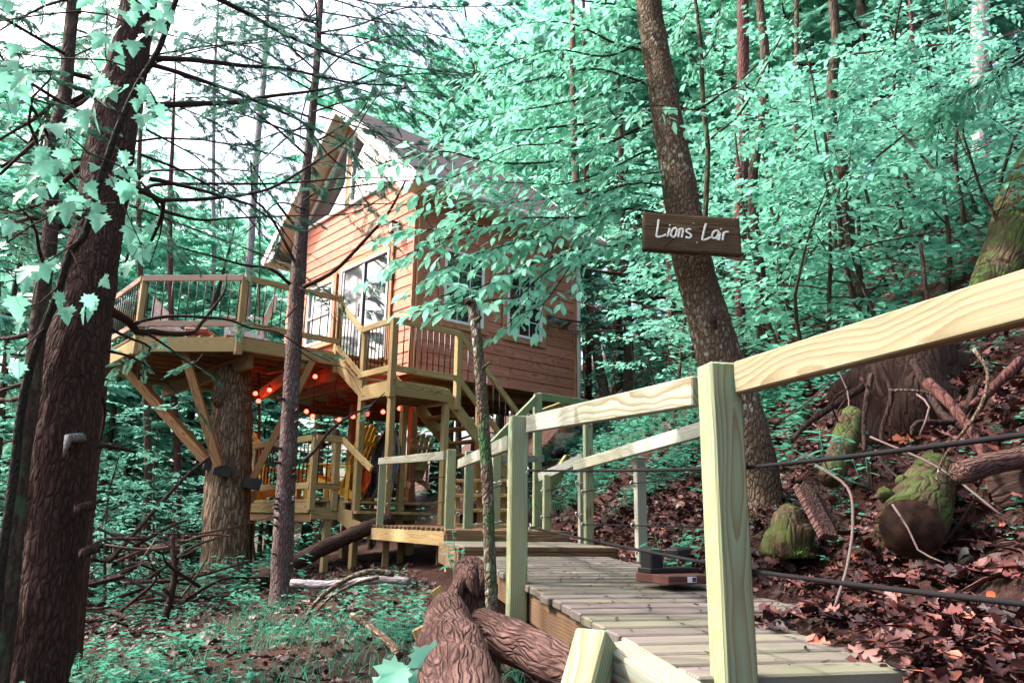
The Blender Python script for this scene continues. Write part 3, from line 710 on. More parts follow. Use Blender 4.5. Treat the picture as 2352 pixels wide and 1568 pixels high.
# braces from the oak to the deck
OAK = P(528, 1000, 11.7)
for (u, v, d), (u2, v2, d2), wv in [((275, 828, 12.1), (480, 1062, 11.45), .14), ((424, 808, 11.15), (503, 1072, 11.2), .12), ((722, 822, 11.7), (574, 1112, 11.5), .10)]:
    beam('brace', P(u, v, d), P(u2, v2, d2), wv, wv, W_BRACE, md)
for u, v, d in [(484, 1065, 11.4), (506, 1076, 11.2), (575, 1106, 11.4)]:
    c = P(u, v, d); beam('bracket', c - Vector((.1, 0, .0)), c + Vector((.12, .1, -.05)), .14, .16, BLACKM, md)
beam('brace', P(700, 835, 11.7), P(600, 905, 12.6), .09, .15, W_TAN, md)
beam('brace', P(612, 850, 12.2), P(715, 828, 11.8), .09, .14, W_BRACE, md)
# steps from the deck down to the landing (towards -B)
ZL = 1.93
st = thing('deck_stair', H(-.45, .3, ZL), 'short wooden stair from the big deck down to the square landing', 'stair')
for aa in (-.93, -.04):
    pts = [(DB0, ZF - .05), (DB0, ZF - .30), (-.02, ZL - .18), (-.10, ZL - .02)]
    poly_prism('stringer', [H(aa, b, z) for b, z in pts], [H(aa + .04, b, z) for b, z in pts], W_TAN, st)
for q in range(3):
    z = ZF - (q + 1) * (ZF - ZL) / 4; b = DB0 - .12 - q * .24
    beam('tread', H(-.90, b, z), H(-.05, b, z), .25, .036, W_TAN, st)
rail_run(st, H(-.95, .84, 0), H(-.95, -.08, 0), ZF + .88, ZL + .86, ZF + .10, ZL + .14, W_TAN, 9)
# ------------------------------------------------------------------ landing and long stair
KA, KB, RA, LB = -1.0, -.97, .0, -.10
ld = thing('landing', H(-.5, -.5, ZL), 'square raised timber landing with black balusters at the cabin corner', 'landing')
for q in range(7):
    a = KA + .07 + q * .143; beam('deck_board', H(a, KB + .02, ZL - .02), H(a, LB, ZL - .02), .138, .036, W_TAN, ld)
beam('fascia', H(KA - .01, KB, ZL - .14), H(KA - .01, LB, ZL - .14), .038, .19, W_TAN, ld)
beam('fascia', H(KA, KB - .01, ZL - .135), H(RA, KB - .01, ZL - .135), .038, .19, W_TAN, ld)
beam('fascia', H(RA - .02, KB + .02, ZL - .14), H(RA - .02, LB, ZL - .14), .038, .19, W_TAN, ld)
for b in (-.75, -.5, -.25): beam('joist', H(KA + .02, b, ZL - .14), H(RA - .04, b, ZL - .14), .038, .18, W_DARKTAN, ld)
rail_run(ld, H(KA, KB, 0), H(KA, -.12, 0), ZL + .90, ZL + .90, ZL + .15, ZL + .15, W_TAN, 8, out=-HA * .05)
rail_run(ld, H(KA, KB, 0), H(.17, KB, 0), ZL + .90, ZL + .90, ZL + .15, ZL + .15, W_TAN, 11, out=-HB * .05)
ZP = -.09
for (a, b), zb in [((KA + .03, KB + .03), ZP), ((RA, KB + .05), ZP), ((RA - .2, LB), ZP)]:
    p = H(a, b, 0); post('support_post', (p.x, p.y, zb), ZL - .03, .092, W_TAN, ld, face=HA)
p = H(KA + .02, LB - .04, 0); post('support_post', (p.x, p.y, ground(p.x, p.y) - .1), ZL + .86, .095, W_TAN, ld, face=HA)
for a, b, z0_ in [(KA - .02, KB - .02, ZL - .27), (.15, KB - .03, ZL - .33)]:
    p = H(a, b, 0); post('rail_post', (p.x, p.y, z0_), ZL + .89, .092, W_TAN, ld, face=HA)
ls = thing('long_stair', H(.9, -.5, 0), 'long wooden stair beside the cabin wall dropping from the landing', 'stair')
SL = .90
for b in (KB, LB - .02):
    pts = [(RA + .0, ZL - .02), (RA + .02, ZL - .28), (2.1, ZL - .28 - SL * 2.08), (2.1, ZL - .02 - SL * 2.08 - .02)]
    poly_prism('stringer', [H(a, b, z) for a, z in pts], [H(a, b + .04, z) for a, z in pts], W_TAN, ls)
for q in range(10):
    z = ZL - (q + 1) * .185; a = RA + .08 + q * .2055
    beam('tread', H(a + .02, KB + .04, z), H(a + .02, LB - .02, z), .24, .036, W_TAN, ls)
    poly_prism('stringer_tooth', [H(a - .1, KB - .002, z + .16), H(a - .1, KB - .002, z - .05), H(a + .12, KB - .002, z - .02)], [H(a - .1, KB + .038, z + .16), H(a - .1, KB + .038, z - .05), H(a + .12, KB + .038, z - .02)], W_TAN, ls)
rail_run(ls, H(.17, KB, 0), H(1.48, KB, 0), ZL + .90, ZL + .90 - 1.31 * SL, ZL + .15, ZL + .15 - 1.31 * SL, W_TAN, 10, out=-HB * .03)
p = H(1.40, KB, 0); post('rail_post', (p.x, p.y, ZL - .28 - 1.40 * SL), ZL + .80 - 1.36 * SL, .075, W_TAN, ls, face=HA)
p = H(.62, KB + .02, 0); post('rail_post', (p.x, p.y, .35), ZL + .80 - .6 * SL, .075, W_BRACE, ls, face=HA)

# ------------------------------------------------------------------ lower deck under the big deck
ZD2 = .25
lo = thing('lower_deck', H(-.6, 1.6, ZD2), 'low deck under the cabin with baluster railing and yellow chairs', 'deck')
LA, LBB, LE = -1.54, .16, 3.3
for q in range(14):
    a = LA + .07 + q * .143; beam('deck_board', H(a, LBB + .01, ZD2 - .02), H(a, LE, ZD2 - .02), .138, .036, W_TAN, lo)
beam('fascia', H(LA - .012, LBB, ZD2 - .12), H(LA - .012, LE, ZD2 - .12), .038, .15, W_TAN, lo)
beam('fascia', H(LA, LBB - .01, ZD2 - .20), H(.3, LBB - .01, ZD2 - .20), .038, .17, W_TAN, lo)
beam('rim_joist', H(LA + .05, LBB, ZD2 - .26), H(LA + .05, LE, ZD2 - .26), .08, .12, W_DARKTAN, lo)
rail_run(lo, H(LA, LBB, 0), H(LA, LE, 0), ZD2 + .92, ZD2 + .92, ZD2 + .19, ZD2 + .19, W_TAN, 26, out=-HA * .04)
rail_run(lo, H(LA, LBB, 0), H(LA + .42, LBB, 0), ZD2 + .92, ZD2 + .92, ZD2 + .19, ZD2 + .19, W_TAN, 3, out=-HB * .04)
for a, b in [(LA, LBB), (LA + .36, LBB), (LA, 2.2)]:
    p = H(a, b, 0); post('rail_post', (p.x, p.y, ZD2 - .16), ZD2 + .88, .09, W_TAN, lo, face=HA)
for a, b in [(LA + .3, LBB + .05), (LA + .1, 1.35), (LA + .2, 2.6), (.3, .3), (.3, 2.4)]:
    p = H(a, b, 0); post('support_post', (p.x, p.y, ground(p.x, p.y) - .1), ZD2 - .05, .09, W_TAN, lo, face=HA)
for a, b in [(.45, .6), (.45, 2.6)]:
    p = H(a, b, 0); post('support_post', (p.x, p.y, ground(p.x, p.y) - .1), Z0 - .2, .12, W_BRACE, lo, face=HA)
beam('stair_rail', H(LA + .42, LBB - .04, ZD2 + .88), H(LA + .50, -.62, ZD2 + .42), .04, .09, W_TAN, lo)
pts = [(LBB, ZD2 - .04), (LBB, ZD2 - .28), (-.30, ZP - .12), (-.52, ZP - .12), (-.52, ZP + .02), (-.30, ZP + .06), (-.28, ZD2 - .16), (-.04, ZD2 - .14), (-.02, ZD2 - .04)]
poly_prism('stringer', [H(LA + .42, b, z) for b, z in pts], [H(LA + .46, b, z) for b, z in pts], W_TAN, lo)
for q in range(2): beam('tread', H(LA + .44, LBB - .14 - q * .26, ZD2 - .03 - q * .15), H(.5, LBB - .14 - q * .26, ZD2 - .03 - q * .15), .26, .036, W_TAN, lo)

# ------------------------------------------------------------------ platform, step and ramp
pf = thing('platform', (-.4, 8.6, ZP), 'broad low timber platform under the landing posts', 'platform')
PLY = [Vector((-2.36, 11.4, 0)), Vector((-.66, 8.15, 0)), W(.84, 6.72, 0), W(1.95, 6.72, 0), W(1.95, 8.6, 0), Vector((.35, 11.8, 0))]
for q in range(2):
    a, b = PLY[q], PLY[q + 1]
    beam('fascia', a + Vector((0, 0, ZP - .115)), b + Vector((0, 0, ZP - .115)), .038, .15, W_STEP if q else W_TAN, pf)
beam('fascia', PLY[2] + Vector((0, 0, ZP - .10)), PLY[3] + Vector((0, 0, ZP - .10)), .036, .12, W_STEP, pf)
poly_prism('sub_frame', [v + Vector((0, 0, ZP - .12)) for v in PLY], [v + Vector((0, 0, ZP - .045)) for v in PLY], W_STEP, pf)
def clip_row(poly, t, d, n):                                         # interval of the line {n.x = t} inside poly
    xs = []
    for a, b in zip(poly, poly[1:] + poly[:1]):
        ta, tb = a.dot(n) - t, b.dot(n) - t
        if ta * tb < 0: xs.append((a + (b - a) * (ta / (ta - tb))).dot(d))
    return (min(xs), max(xs)) if len(xs) >= 2 else None
t = 6.79
while t < 12.3:
    r = clip_row(PLY, t, WN, WD)
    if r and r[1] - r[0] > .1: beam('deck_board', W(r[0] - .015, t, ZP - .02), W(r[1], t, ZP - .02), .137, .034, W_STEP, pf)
    t += .142
for u, v, d in [(884, 1300, 10.6), (920, 1265, 11.3), (1012, 1240, 9.4), (1032, 1290, 8.3)]:
    p = P(u, v, d); post('support_post', (p.x, p.y, ground(p.x, p.y) - .1), ZP - .19, .09, W_TAN, pf, face=WN)
s1 = thing('step', W(1.2, 6.0, -.2), 'broad low wooden step between ramp and platform', 'step')
for q in range(8): beam('step_board', W(.81, 5.57 + q * .148, -.205), W(1.95, 5.57 + q * .148, -.205), .143, .034, W_GREY, s1)
beam('riser', W(.81, 5.495, -.26), W(1.95, 5.495, -.26), .036, .135, W_STEP, s1)
beam('nosing', W(.81, 5.478, -.206), W(1.95, 5.478, -.206), .03, .034, W_STEP, s1)
beam('side_board', W(.795, 5.5, -.28), W(.795, 6.7, -.28), .036, .17, W_STEP, s1)
rp = thing('ramp', W(1.36, 3.6, -.35), 'sloping boardwalk of weathered planks with leaf debris', 'boardwalk')
RS0, RS1 = .872, 1.86
def zr(t): return -.311 + .0357 * (t - 3.80)
t = 1.96
while t < 5.46:
    e = rng.uniform(-.012, .012)
    beam('plank', W(RS0 + e, t, zr(t) - .018), W(RS1 + e + rng.uniform(0, .02), t, zr(t) - .018 + rng.uniform(-.002, .002)), .136, .036, W_GREY, rp, bev=.006)
    t += .1425
for s in (RS0 + .05, 1.36, RS1 - .05):
    beam('stringer', W(s, 1.92, zr(1.92) - .108), W(s, 5.44, zr(5.44) - .108), .04, .14, W_STEP, rp)
# ------------------------------------------------------------------ cable fences
_eye = {}
def eye_mesh():
    if 'e' not in _eye:
        pts = [Vector((math.cos(a) * .017, 0, math.sin(a) * .017)) for a in np.linspace(0, 2 * math.pi, 15)]
        mb = MB(); mb.tube(pts, .0045, 6, caps=False); mb.tube([Vector((.017, 0, 0)), Vector((.075, 0, 0))], .0042, 6)
        _eye['e'] = mb.mesh('eye_bolt', (GALV,))
    return _eye['e']
def eye_bolt(p, d, parent):
    M = axes(d).to_4x4(); M.translation = p; return add('eye_bolt', eye_mesh(), None, parent, M)
def cable(name, pts, r, parent, sag=.0):
    q = []
    for a, b in zip(pts, pts[1:]):
        for k in range(6):
            t = k / 6; q.append(a.lerp(b, t) - Vector((0, 0, sag * 4 * t * (1 - t))))
    q.append(pts[-1])
    return tube_obj(name, q, r, 7, CABLE, parent)
lf = thing('cable_fence', G(.06, 3.9), 'green tinted timber fence with black cables on the near side of the ramp', 'fence')
NP = P(1650, 838, 2.03); NPT = NP.z
MP = P(1191, 956, 3.95)
near = post('post', (NP.x, NP.y, ground(NP.x, NP.y) - .3), NPT, .089, W_GREEN, lf, bev=.006, label='tall square near post with bold grain at the front')
midp = post('post', (MP.x, MP.y, ground(MP.x, MP.y) - .15), MP.z, .092, W_GREEN, lf, bev=.006)
e1 = P(1216, 974, 3.90); e2 = P(1603, 898, 2.09)
beam('rail', e1, e2, .038, .085, W_PALE, lf)
e3 = P(1700, 868, 1.985); e4 = P(2352, 684, 1.21); e5 = e3 + (e4 - e3) * 1.55
beam('rail', e3, e5, .040, .086, W_RAIL, lf, label='long pale near rail with knots running towards the camera')
post('post', (e5.x + .02, e5.y - .06, ground(e5.x, e5.y) - .2), e5.z + .06, .089, W_GREEN, lf)
for (u0, v0), v1, (u2, v2) in [((1214, 1080), 1073, (2352, 990)), ((1220, 1211), 1309, (2352, 1378))]:
    a, c = P(u0, v0, 3.88), P(u2, v2, 1.22); b = P(1660, v1, 2.03); b = Vector((NP.x, NP.y, b.z)) + WN * .052 + WD * .01
    cable('cable', [a, b], .0055, lf, .004); c2 = b + (c - b) * 1.5; cable('cable', [b, c2], .0055, lf, .006)
    d_ = (b - a).normalized(); eye_bolt(a - d_ * .02, -d_, lf)
# far part of the left fence
ff = thing('cable_fence', G(-.7, 7.4), 'pale rail and short posts beside the steps and platform', 'fence')
def fpost(u, vt, vb, d, a=.089, mat=W_GREEN, parent=ff, zb=None):
    p = P(u, vt, d); q = P(u, vb, d); z = q.z if zb is None else zb
    return post('post', (p.x, p.y, z), p.z, a, mat, parent), p
fpost(1037, 1032, 1296, 7.4); fpost(1079, 1036, 1285, 7.7); fpost(1141, 1011, 1296, 8.1); fpost(880, 1052, 1212, 10.2)
beam('rail', P(872, 1059, 10.1), P(1022, 1046, 7.4), .038, .085, W_PALE, ff)
beam('rail', P(1053, 1066, 7.45), P(1172, 1016, 4.25), .038, .085, W_PALE, ff)
beam('rail', P(1131, 1020, 8.05), P(1236, 911, 8.6), .038, .085, W_GREEN, ff)
beam('rail', P(1150, 1054, 8.1), P(1248, 1053, 8.5), .038, .075, W_PALE, ff)
fpost(1235, 904, 1209, 8.6)
beam('rail', P(1238, 910, 8.6), P(1350, 925, 10.6), .038, .085, W_GREEN, ff)
beam('rail', P(1238, 950, 8.7), P(1290, 930, 9.6), .038, .085, W_TAN, ff)
for (u0, v0, d0), (u1, v1, d1) in [((889, 1105, 10.15), (1026, 1094, 7.45)), ((889, 1157, 10.15), (1026, 1153, 7.45)), ((1096, 1131, 7.6), (1166, 1110, 4.4)), ((1094, 1204, 7.6), (1166, 1200, 4.4))]:
    a, b = P(u0, v0, d0), P(u1, v1, d1); cable('cable', [a, b], .004, ff); d_ = (b - a).normalized(); eye_bolt(a, -d_, ff); eye_bolt(b, d_, ff)
for u, v in [(1052, 1120), (1148, 1108), (1150, 1200), (1052, 1180)]: eye_bolt(P(u, v, 7.5), Vector((-1, .2, 0)), ff)
# upper steps seen between the fence posts
us = thing('side_steps', (-.2, 9.6, .2), 'small wooden steps rising behind the short fence posts', 'steps')
for q in range(4):
    a = P(1040, 1206 - q * 34, 9.0 + q * .35); b = P(1200, 1206 - q * 34, 9.2 + q * .35)
    beam('tread', a, b, .26, .04, W_TAN, us)
    for t in (.06, .38, .72): c = a.lerp(b, t); post('baluster_block', (c.x, c.y + .05, c.z - .17), c.z - .02, .06, W_TAN, us)
beam('stringer', P(1228, 1170, 9.1), P(1300, 1060, 10.6), .04, .2, W_TAN, us)
# right-hand fence
rf = thing('cable_fence', G(1.5, 5.2), 'slender post and rail fence along the dirt bank side of the ramp', 'fence')
R = {}
for k, u, vt, vb, d in [(2, 1256, 1090, 1246, 7.2), (3, 1337, 1042, 1254, 6.9), (4, 1350, 973, 1278, 6.4), (5, 1468, 1049, 1290, 5.4), (6, 1655, 960, 1330, 3.95)]:
    R[k] = P(u, vt, d); z = P(u, vb, d).z; q = R[k]
    post('post', (q.x, q.y, min(z, ground(q.x, q.y)) - .05), q.z, .07 if k != 6 else .08, W_PALE if k % 2 else W_GREEN, rf)
beam('rail', P(1239, 1096, 7.3), P(1340, 1052, 6.85), .036, .08, W_PALE, rf)
beam('rail', P(1321, 1070, 6.6), P(1660, 972, 3.95), .036, .085, W_PALE, rf)
for vs in ([(1229, 1100, 8.5), (1247, 1129, 7.2), (1326, 1108, 6.85), (1340, 1129, 6.4), (1453, 1110, 5.4), (1652, 1088, 3.95)], [(1229, 1157, 8.5), (1246, 1188, 7.2), (1326, 1180, 6.85), (1340, 1204, 6.4), (1455, 1206, 5.4), (1655, 1212, 3.95)]):
    pts = [P(*q) for q in vs]; cable('cable', pts, .0045, rf)
    for q in pts[1:-1]: eye_bolt(q, Vector((1, .1, 0)), rf)
# timber off-cuts in the foreground
tb = thing('timber_offcut', P(1360, 1560, 1.95), 'square green treated post stub leaning at the bottom edge', 'timber')
beam('timber', P(1372, 1462, 2.1), P(1300, 1740, 1.95), .09, .09, W_GREEN, tb, up=(.8, -.5, 0), bev=.006)
tb = thing('timber_offcut', P(1500, 1560, 1.9), 'whitish square beam lying beside the near post at the bottom edge', 'timber')
beam('timber', P(1412, 1504, 2.15), P(1720, 1700, 1.72), .09, .075, W_PALE, tb, up=(.1, -.5, 1), bev=.006)
for (u, v, d), (u2, v2, d2), lab in [((1000, 1350, 3.5), (1032, 1402, 3.5), 'short olive wooden stake leaning against the upper stump'), ((1100, 1470, 2.5), (1122, 1640, 2.5), 'olive wooden stake standing beside the mossy sapling'),
                                ((960, 1440, 3.0), (975, 1475, 3.0), 'tiny wooden stake end behind the fallen pinkish log')]:
    beam('stake', P(u, v, d), P(u2, v2, d2), .05, .03, W_TAN, None, up=(0, -1, 0), label=lab, cat='stake')

# ------------------------------------------------------------------ sign
SC = P(1590, 536, 4.33); SD = Vector((1, .0, 0)).normalized()
def SG(x, y, out=0): # zoom pixel on the sign face -> point
    u = (2500 + x * .233844) / 1.741497; v = (780 + y * .233844) / 1.741497
    p = on_plane(u, v, SC, SD); return p + Vector((0, -1, 0)) * out
sign = thing('sign', SG(1150, 1000), 'dark weathered board sign lettered Lions Lair nailed to the leaning tree', 'sign')
cs = [SG(318, 290), SG(1955, 400), SG(2000, 1035), SG(312, 935)]
# board as an irregular slab with a subdivided, slightly weathered outline
nn = 40; top = []; bot = []
for k in range(nn + 1):
    t = k / nn
    top.append(cs[0].lerp(cs[1], t) + Vector((0, 0, .004 * noise.noise(Vector((t * 9, 0, 0)))))); bot.append(cs[3].lerp(cs[2], t) + Vector((0, 0, .005 * noise.noise(Vector((t * 7, 5, 0))))))
rows = 14; Vs = []; o = (cs[0] + cs[2]) / 2
xa = (cs[1] - cs[0]).normalized(); Msg = axes(xa, Vector((0, 0, 1))).to_4x4(); Msg.translation = o; Mi = Msg.inverted()
for dep in (0, .045):
    for r in range(rows + 1):
        for k in range(nn + 1):
            p = top[k].lerp(bot[k], r / rows)
            g = 0 if dep else (.004 * noise.noise(Vector((k * .12, r * 1.7, 3))) + (.006 if r == 7 else 0))
            Vs.append(Mi @ (p + Vector((0, dep + max(0, g), 0))))
n1 = nn + 1; off = (rows + 1) * n1; Fq = []
for r in range(rows):
    for k in range(nn):
        a = r * n1 + k; Fq.append((a, a + n1, a + n1 + 1, a + 1)); a += off; Fq.append((a, a + 1, a + n1 + 1, a + n1))
for k in range(nn):
    Fq.append((k, k + 1, off + k + 1, off + k)); a = rows * n1 + k; Fq.append((a, off + a, off + a + 1, a + 1))
for r in range(rows):
    a = r * n1; Fq.append((a, off + a, off + a + n1, a + n1)); a += nn; Fq.append((a, a + n1, off + a + n1, off + a))
me = np_mesh('board', np.array(Vs), np.array(Fq), (SIGNWOOD,)); add('board', me, None, sign, Msg)
STROKES = [[(575, 420), (562, 540), (545, 640), (540, 712), (600, 715), (660, 698), (705, 675)], [(766, 572), (748, 640), (728, 716)], [(762, 512), (776, 528)],
           [(850, 562), (812, 600), (786, 660), (790, 694), (832, 724), (866, 694), (884, 640), (886, 590), (850, 562)], [(936, 572), (926, 650), (908, 732)], [(932, 604), (962, 578), (990, 584), (988, 640), (970, 734)],
           [(1130, 600), (1092, 584), (1056, 598), (1052, 628), (1092, 656), (1128, 680), (1130, 712), (1092, 738), (1040, 718)],
           [(1386, 488), (1360, 580), (1340, 670), (1324, 762), (1390, 760), (1470, 720)], [(1604, 622), (1550, 612), (1506, 650), (1490, 706), (1514, 744), (1556, 734), (1590, 690), (1606, 622), (1592, 690), (1572, 768)],
           [(1632, 650), (1618, 716), (1604, 780)], [(1630, 578), (1644, 590)], [(1692, 638), (1680, 710), (1668, 782)], [(1688, 660), (1720, 634), (1774, 636)]]
mb = MB()
for s in STROKES:
    pts = [SG(x, y, .0035) - o for x, y in s]
    mb.tube(pts, .0068, 8, sub=.006, rough=.25, freq=90)
V = np.vstack(mb.V); V[:, 1] = SG(1000, 700, .002).y - o.y + (V[:, 1] - V[:, 1].mean()) * .25
mb.V = [V]; add('lettering', mb.mesh('lettering', (LETTER,)), None, sign, Matrix.Translation(o))
for x, y in [(1168, 490), (1232, 820)]:
    p = SG(x, y, .004); tube_obj('nail', [p + Vector((0, .006, 0)), p - Vector((0, .002, 0))], .0062, 10, NAIL, sign)
tube_obj('scratch', [SG(870, 712, -.001), SG(760, 810, -.001), SG(668, 905, -.001)], .0025, 5, BARK_ROOT, sign)

# ------------------------------------------------------------------ things on the ramp, beside the cabin
blk = thing('paver_block', PZ(1560, 1340, -.29), 'reddish wooden block with a small sticker at the ramp edge', 'block')
c0 = PZ(1536, 1344, -.290); rt = PZ(1634, 1341, -.290); d1 = (rt - c0).normalized(); d2 = Vector((-d1.y, d1.x, 0)); L1, L2 = (rt - c0).length + .03, .27
ctr = c0 + d1 * L1 / 2 + d2 * L2 / 2
beam('block', ctr - d1 * L1 / 2 + Vector((0, 0, .022)), ctr + d1 * L1 / 2 + Vector((0, 0, .022)), L2, .042, PAVERWOOD, blk)
sc = c0 + d1 * L1 * .48 - d2 * .0025 + Vector((0, 0, .024))
stk = beam('sticker', sc - d1 * .026, sc + d1 * .026, .003, .026, STICKER, blk, bev=0); beam('print', sc + d1 * .000 - d2 * .003, sc + d1 * .022 - d2 * .003, .002, .020, STICKER_B, stk, bev=0)
bx = thing('transformer_box', ctr + Vector((0, 0, .044)), 'small black plastic box sitting on the reddish block', 'box')
bc = c0 + d1 * .05 + d2 * .20 + Vector((0, 0, .044))
beam('body', bc - d1 * .035 + Vector((0, 0, .055)), bc + d1 * .045 + Vector((0, 0, .055)), .09, .11, PLASTIC, bx, bev=.008); beam('foot', bc - d1 * .045 + Vector((0, 0, .012)), bc + d1 * .26 + Vector((0, 0, .012)), .11, .024, PLASTIC, bx); beam('hood', bc + d1 * .12 + Vector((0, 0, .09)), bc + d1 * .22 + Vector((0, 0, .10)), .10, .05, PLASTIC, bx, bev=.01)
cb = thing('concrete_block', P(1298, 1006, 14.0), 'tan concrete block under the far cabin corner', 'block')
p = P(1298, 1000, 14.0); gz = ground(p.x, p.y)
for q in range(3): beam('block', Vector((p.x - .2, p.y, p.z - .06 - q * .2)), Vector((p.x + .2, p.y, p.z - .06 - q * .2)), .3, .195, CONCRETE, cb)
post('pier', (p.x, p.y, p.z + .04), Z0 - .1, .14, W_BRACE, cb, face=HA)
tube_obj('drain_pipe', [P(1335, 935, 14.0), P(1336, 975, 13.7), P(1328, 1000, 13.5), P(1312, 1022, 13.2), P(1296, 1034, 12.9), P(1270, 1043, 12.6)], .062, 12, PLASTIC, None, k=dict(sub=.03, rough=.2, freq=30), label='curved black drain pipe below the white downspout', cat='pipe')
# red string lights
sl = thing('string_lights', H(-.6, 1.6, 2.1), 'string of glowing red bulbs hung under the big deck', 'lights')
BL = [(587, 901, 12.3), (594, 918, 12.3), (619, 893, 12.2), (704, 942, 12.6), (718, 953, 12.6), (724, 862, 12.2), (766, 855, 12.2), (779, 961, 12.7), (811, 954, 12.6), (843, 948, 12.5), (880, 943, 12.3), (918, 935, 12.1)]
_b = tube([(0, 0, .02), (0, 0, .012), (0, 0, -.005), (0, 0, -.028), (0, 0, -.044), (0, 0, -.052)], [.012, .02, .034, .038, .024, .004], 12)
bme = np_mesh('bulb', _b[0], [_b[1], _b[2]], (BULB,), None, True)
_s = tube([(0, 0, .06), (0, 0, .012)], .018, 8); sme = np_mesh('socket', _s[0], [_s[1], _s[2]], (BLACKM,), None, True)
prev = None
for k, (u, v, d) in enumerate(BL):
    p = P(u, v, d); add('bulb', bme, None, sl, Matrix.Translation(p)); add('socket', sme, None, sl, Matrix.Translation(p))
    if prev is not None and (prev - p).length < 1.7: cable('wire', [prev + Vector((0, 0, .06)), p + Vector((0, 0, .06))], .004, sl, .05)
    prev = p
    if k in (1, 6, 9):
        li = bpy.data.lights.new('bulb_light', 'POINT'); li.energy = 1.6; li.color = (1, .05, .03); li.shadow_soft_size = .06
        lo_ = add('bulb_light', li, None, sl, Matrix.Translation(p - Vector((0, .0, .10))))

# ------------------------------------------------------------------ chairs, cloth
def adirondack(loc, rz, paint, label, s=1.0):
    M = Matrix.Translation(Vector(loc)) @ Matrix.Rotation(rz, 4, 'Z') @ Matrix.Scale(s, 4)
    t = add('garden_chair', None, None, None, M, label=label, cat='chair', group='slatted garden chairs')
    def bm_(nm, p0, p1, w, h, up=(0, 0, 1)):
        p0, p1 = Vector(p0), Vector(p1)
        L = axes(p1 - p0, Vector(up)).to_4x4(); L.translation = (p0 + p1) / 2
        return add(nm, box_mesh((p1 - p0).length, w, h, paint), None, t, M @ L)
    for y in (-.27, .27):
        bm_('front_leg', (.42, y, 0), (.42, y, .52), .09, .025, (0, 1, 0)); bm_('side_rail', (.45, y * .92, .34), (-.45, y * .92, .04), .025, .12)
        bm_('arm', (.50, y * 1.12, .535), (-.28, y * 1.12, .535), .12, .024); bm_('rear_leg', (-.28, y, .0), (-.30, y, .52), .07, .025, (0, 1, 0))
    for k in range(6): x = .42 - k * .115; bm_('seat_slat', (x, -.26, .37 - k * .037), (x, .26, .37 - k * .037), .10, .02)
    for k in range(5):
        y = (k - 2) * .108; top = .98 - abs(k - 2) ** 2 * .035
        bl = bm_('back_slat', (-.17, y * .9, .20), (-.17 - .36 * top, y * 1.15, .14 + top), .018, .10, (0, 1, 0)) if False else bm_('back_slat', (-.17, y * .9, .20), (-.17 - .32 * top, y * 1.15, .14 + top), .10, .02, (1, 0, .3))
        V, Q, T = tube([(-.011, 0, 0), (.011, 0, 0)], .05, 14); cap = np_mesh('slat_cap', V, [Q, T], (paint,))
        d = Vector((-.32 * top, 0, top)).normalized(); L = Matrix.Translation(Vector((-.17 - .32 * top, y * 1.15, .14 + top))) @ Matrix.Rotation(-.31, 4, 'Y')
        add('slat_cap', cap, None, t, M @ L)
    for z, x in ((.42, -.27), (.86, -.41)): bm_('back_batten', (x - .03, -.27, z), (x - .03, .27, z), .03, .07)
    return t
adirondack(H(LA + .62, .45, ZD2), math.atan2(HB.y, HB.x) + .5, YELLOW, 'yellow slatted garden chair at the corner of the lower deck', .98)
adirondack(H(LA + .55, 2.45, ZD2), math.atan2(HB.y, HB.x) - 1.8, YELLOW, 'yellow slatted garden chair half hidden behind the oak trunk', .98)
adirondack(H(-2.15, 1.45, ZF), math.atan2(HA.y, HA.x) + 2.6, WHITECH, 'whitish slatted garden chair behind the deck railing', .74)
adirondack(P(938, 1122, 13.0), 2.3, W_TAN, 'pale wooden chair in the shade under the landing', .78)
gl = thing('grey_bench', H(-3.3, 3.3, ZF), 'grey slatted bench back at the outer corner of the big deck', 'bench')
for q in range(5): beam('slat', H(-3.3, 2.65, ZF + .40 + q * .095), H(-2.75, 3.6, ZF + .40 + q * .095), .025, .085, WHITECH, gl)
beam('seat', H(-3.0, 2.8, ZF + .38), H(-2.55, 3.5, ZF + .38), .4, .04, WHITECH, gl)
for a, b in ((-3.25, 2.75), (-2.8, 3.5), (-2.9, 2.6), (-2.45, 3.35)): p = H(a, b, 0); post('leg', (p.x, p.y, ZF), ZF + .38, .05, WHITECH, gl)
rb = thing('red_bench', H(-2.6, 2.6, ZF), 'low reddish bench on the big deck behind the bottom rail', 'bench')
beam('seat', H(-2.9, 1.7, ZF + .16), H(-2.3, 2.5, ZF + .16), .35, .10, REDBENCH, rb, bev=.02)
for a, b in ((-2.85, 1.8), (-2.35, 2.4)): p = H(a, b, 0); post('leg', (p.x, p.y, ZF), ZF + .13, .06, REDBENCH, rb)
def drape(name, P0, rows_, mat, label, cat, seed):
    """rows_ = list of (u_left, u_right, v, depth); a folded sheet with thickness"""
    nu = 22; Vv = []
    for r, (ul, ur, v, d) in enumerate(rows_):
        for k in range(nu + 1):
            t = k / nu; dd = d + .12 * noise.noise(Vector((t * 5 + seed, r * .35, 0))) + .05 * noise.noise(Vector((t * 13, r * .8, seed)))
            Vv.append(P(ul + (ur - ul) * t, v + 4 * noise.noise(Vector((t * 4, seed, r))), dd))
    o_ = Vv[0].copy(); V = np.array([p - o_ for p in Vv], np.float32)
    a = np.arange(len(rows_) - 1)[:, None] * (nu + 1); b = np.arange(nu)[None]
    Q = np.stack([a + b, a + b + nu + 1, a + b + nu + 2, a + b + 1], -1).reshape(-1, 4)
    ob = add(name, np_mesh(name, V, Q, (mat,), None, True), None, None, Matrix.Translation(o_), label=label, cat=cat)
    m = ob.modifiers.new('thick', 'SOLIDIFY'); m.thickness = .012
    m2 = ob.modifiers.new('sub', 'SUBSURF'); m2.levels = 1; m2.render_levels = 1
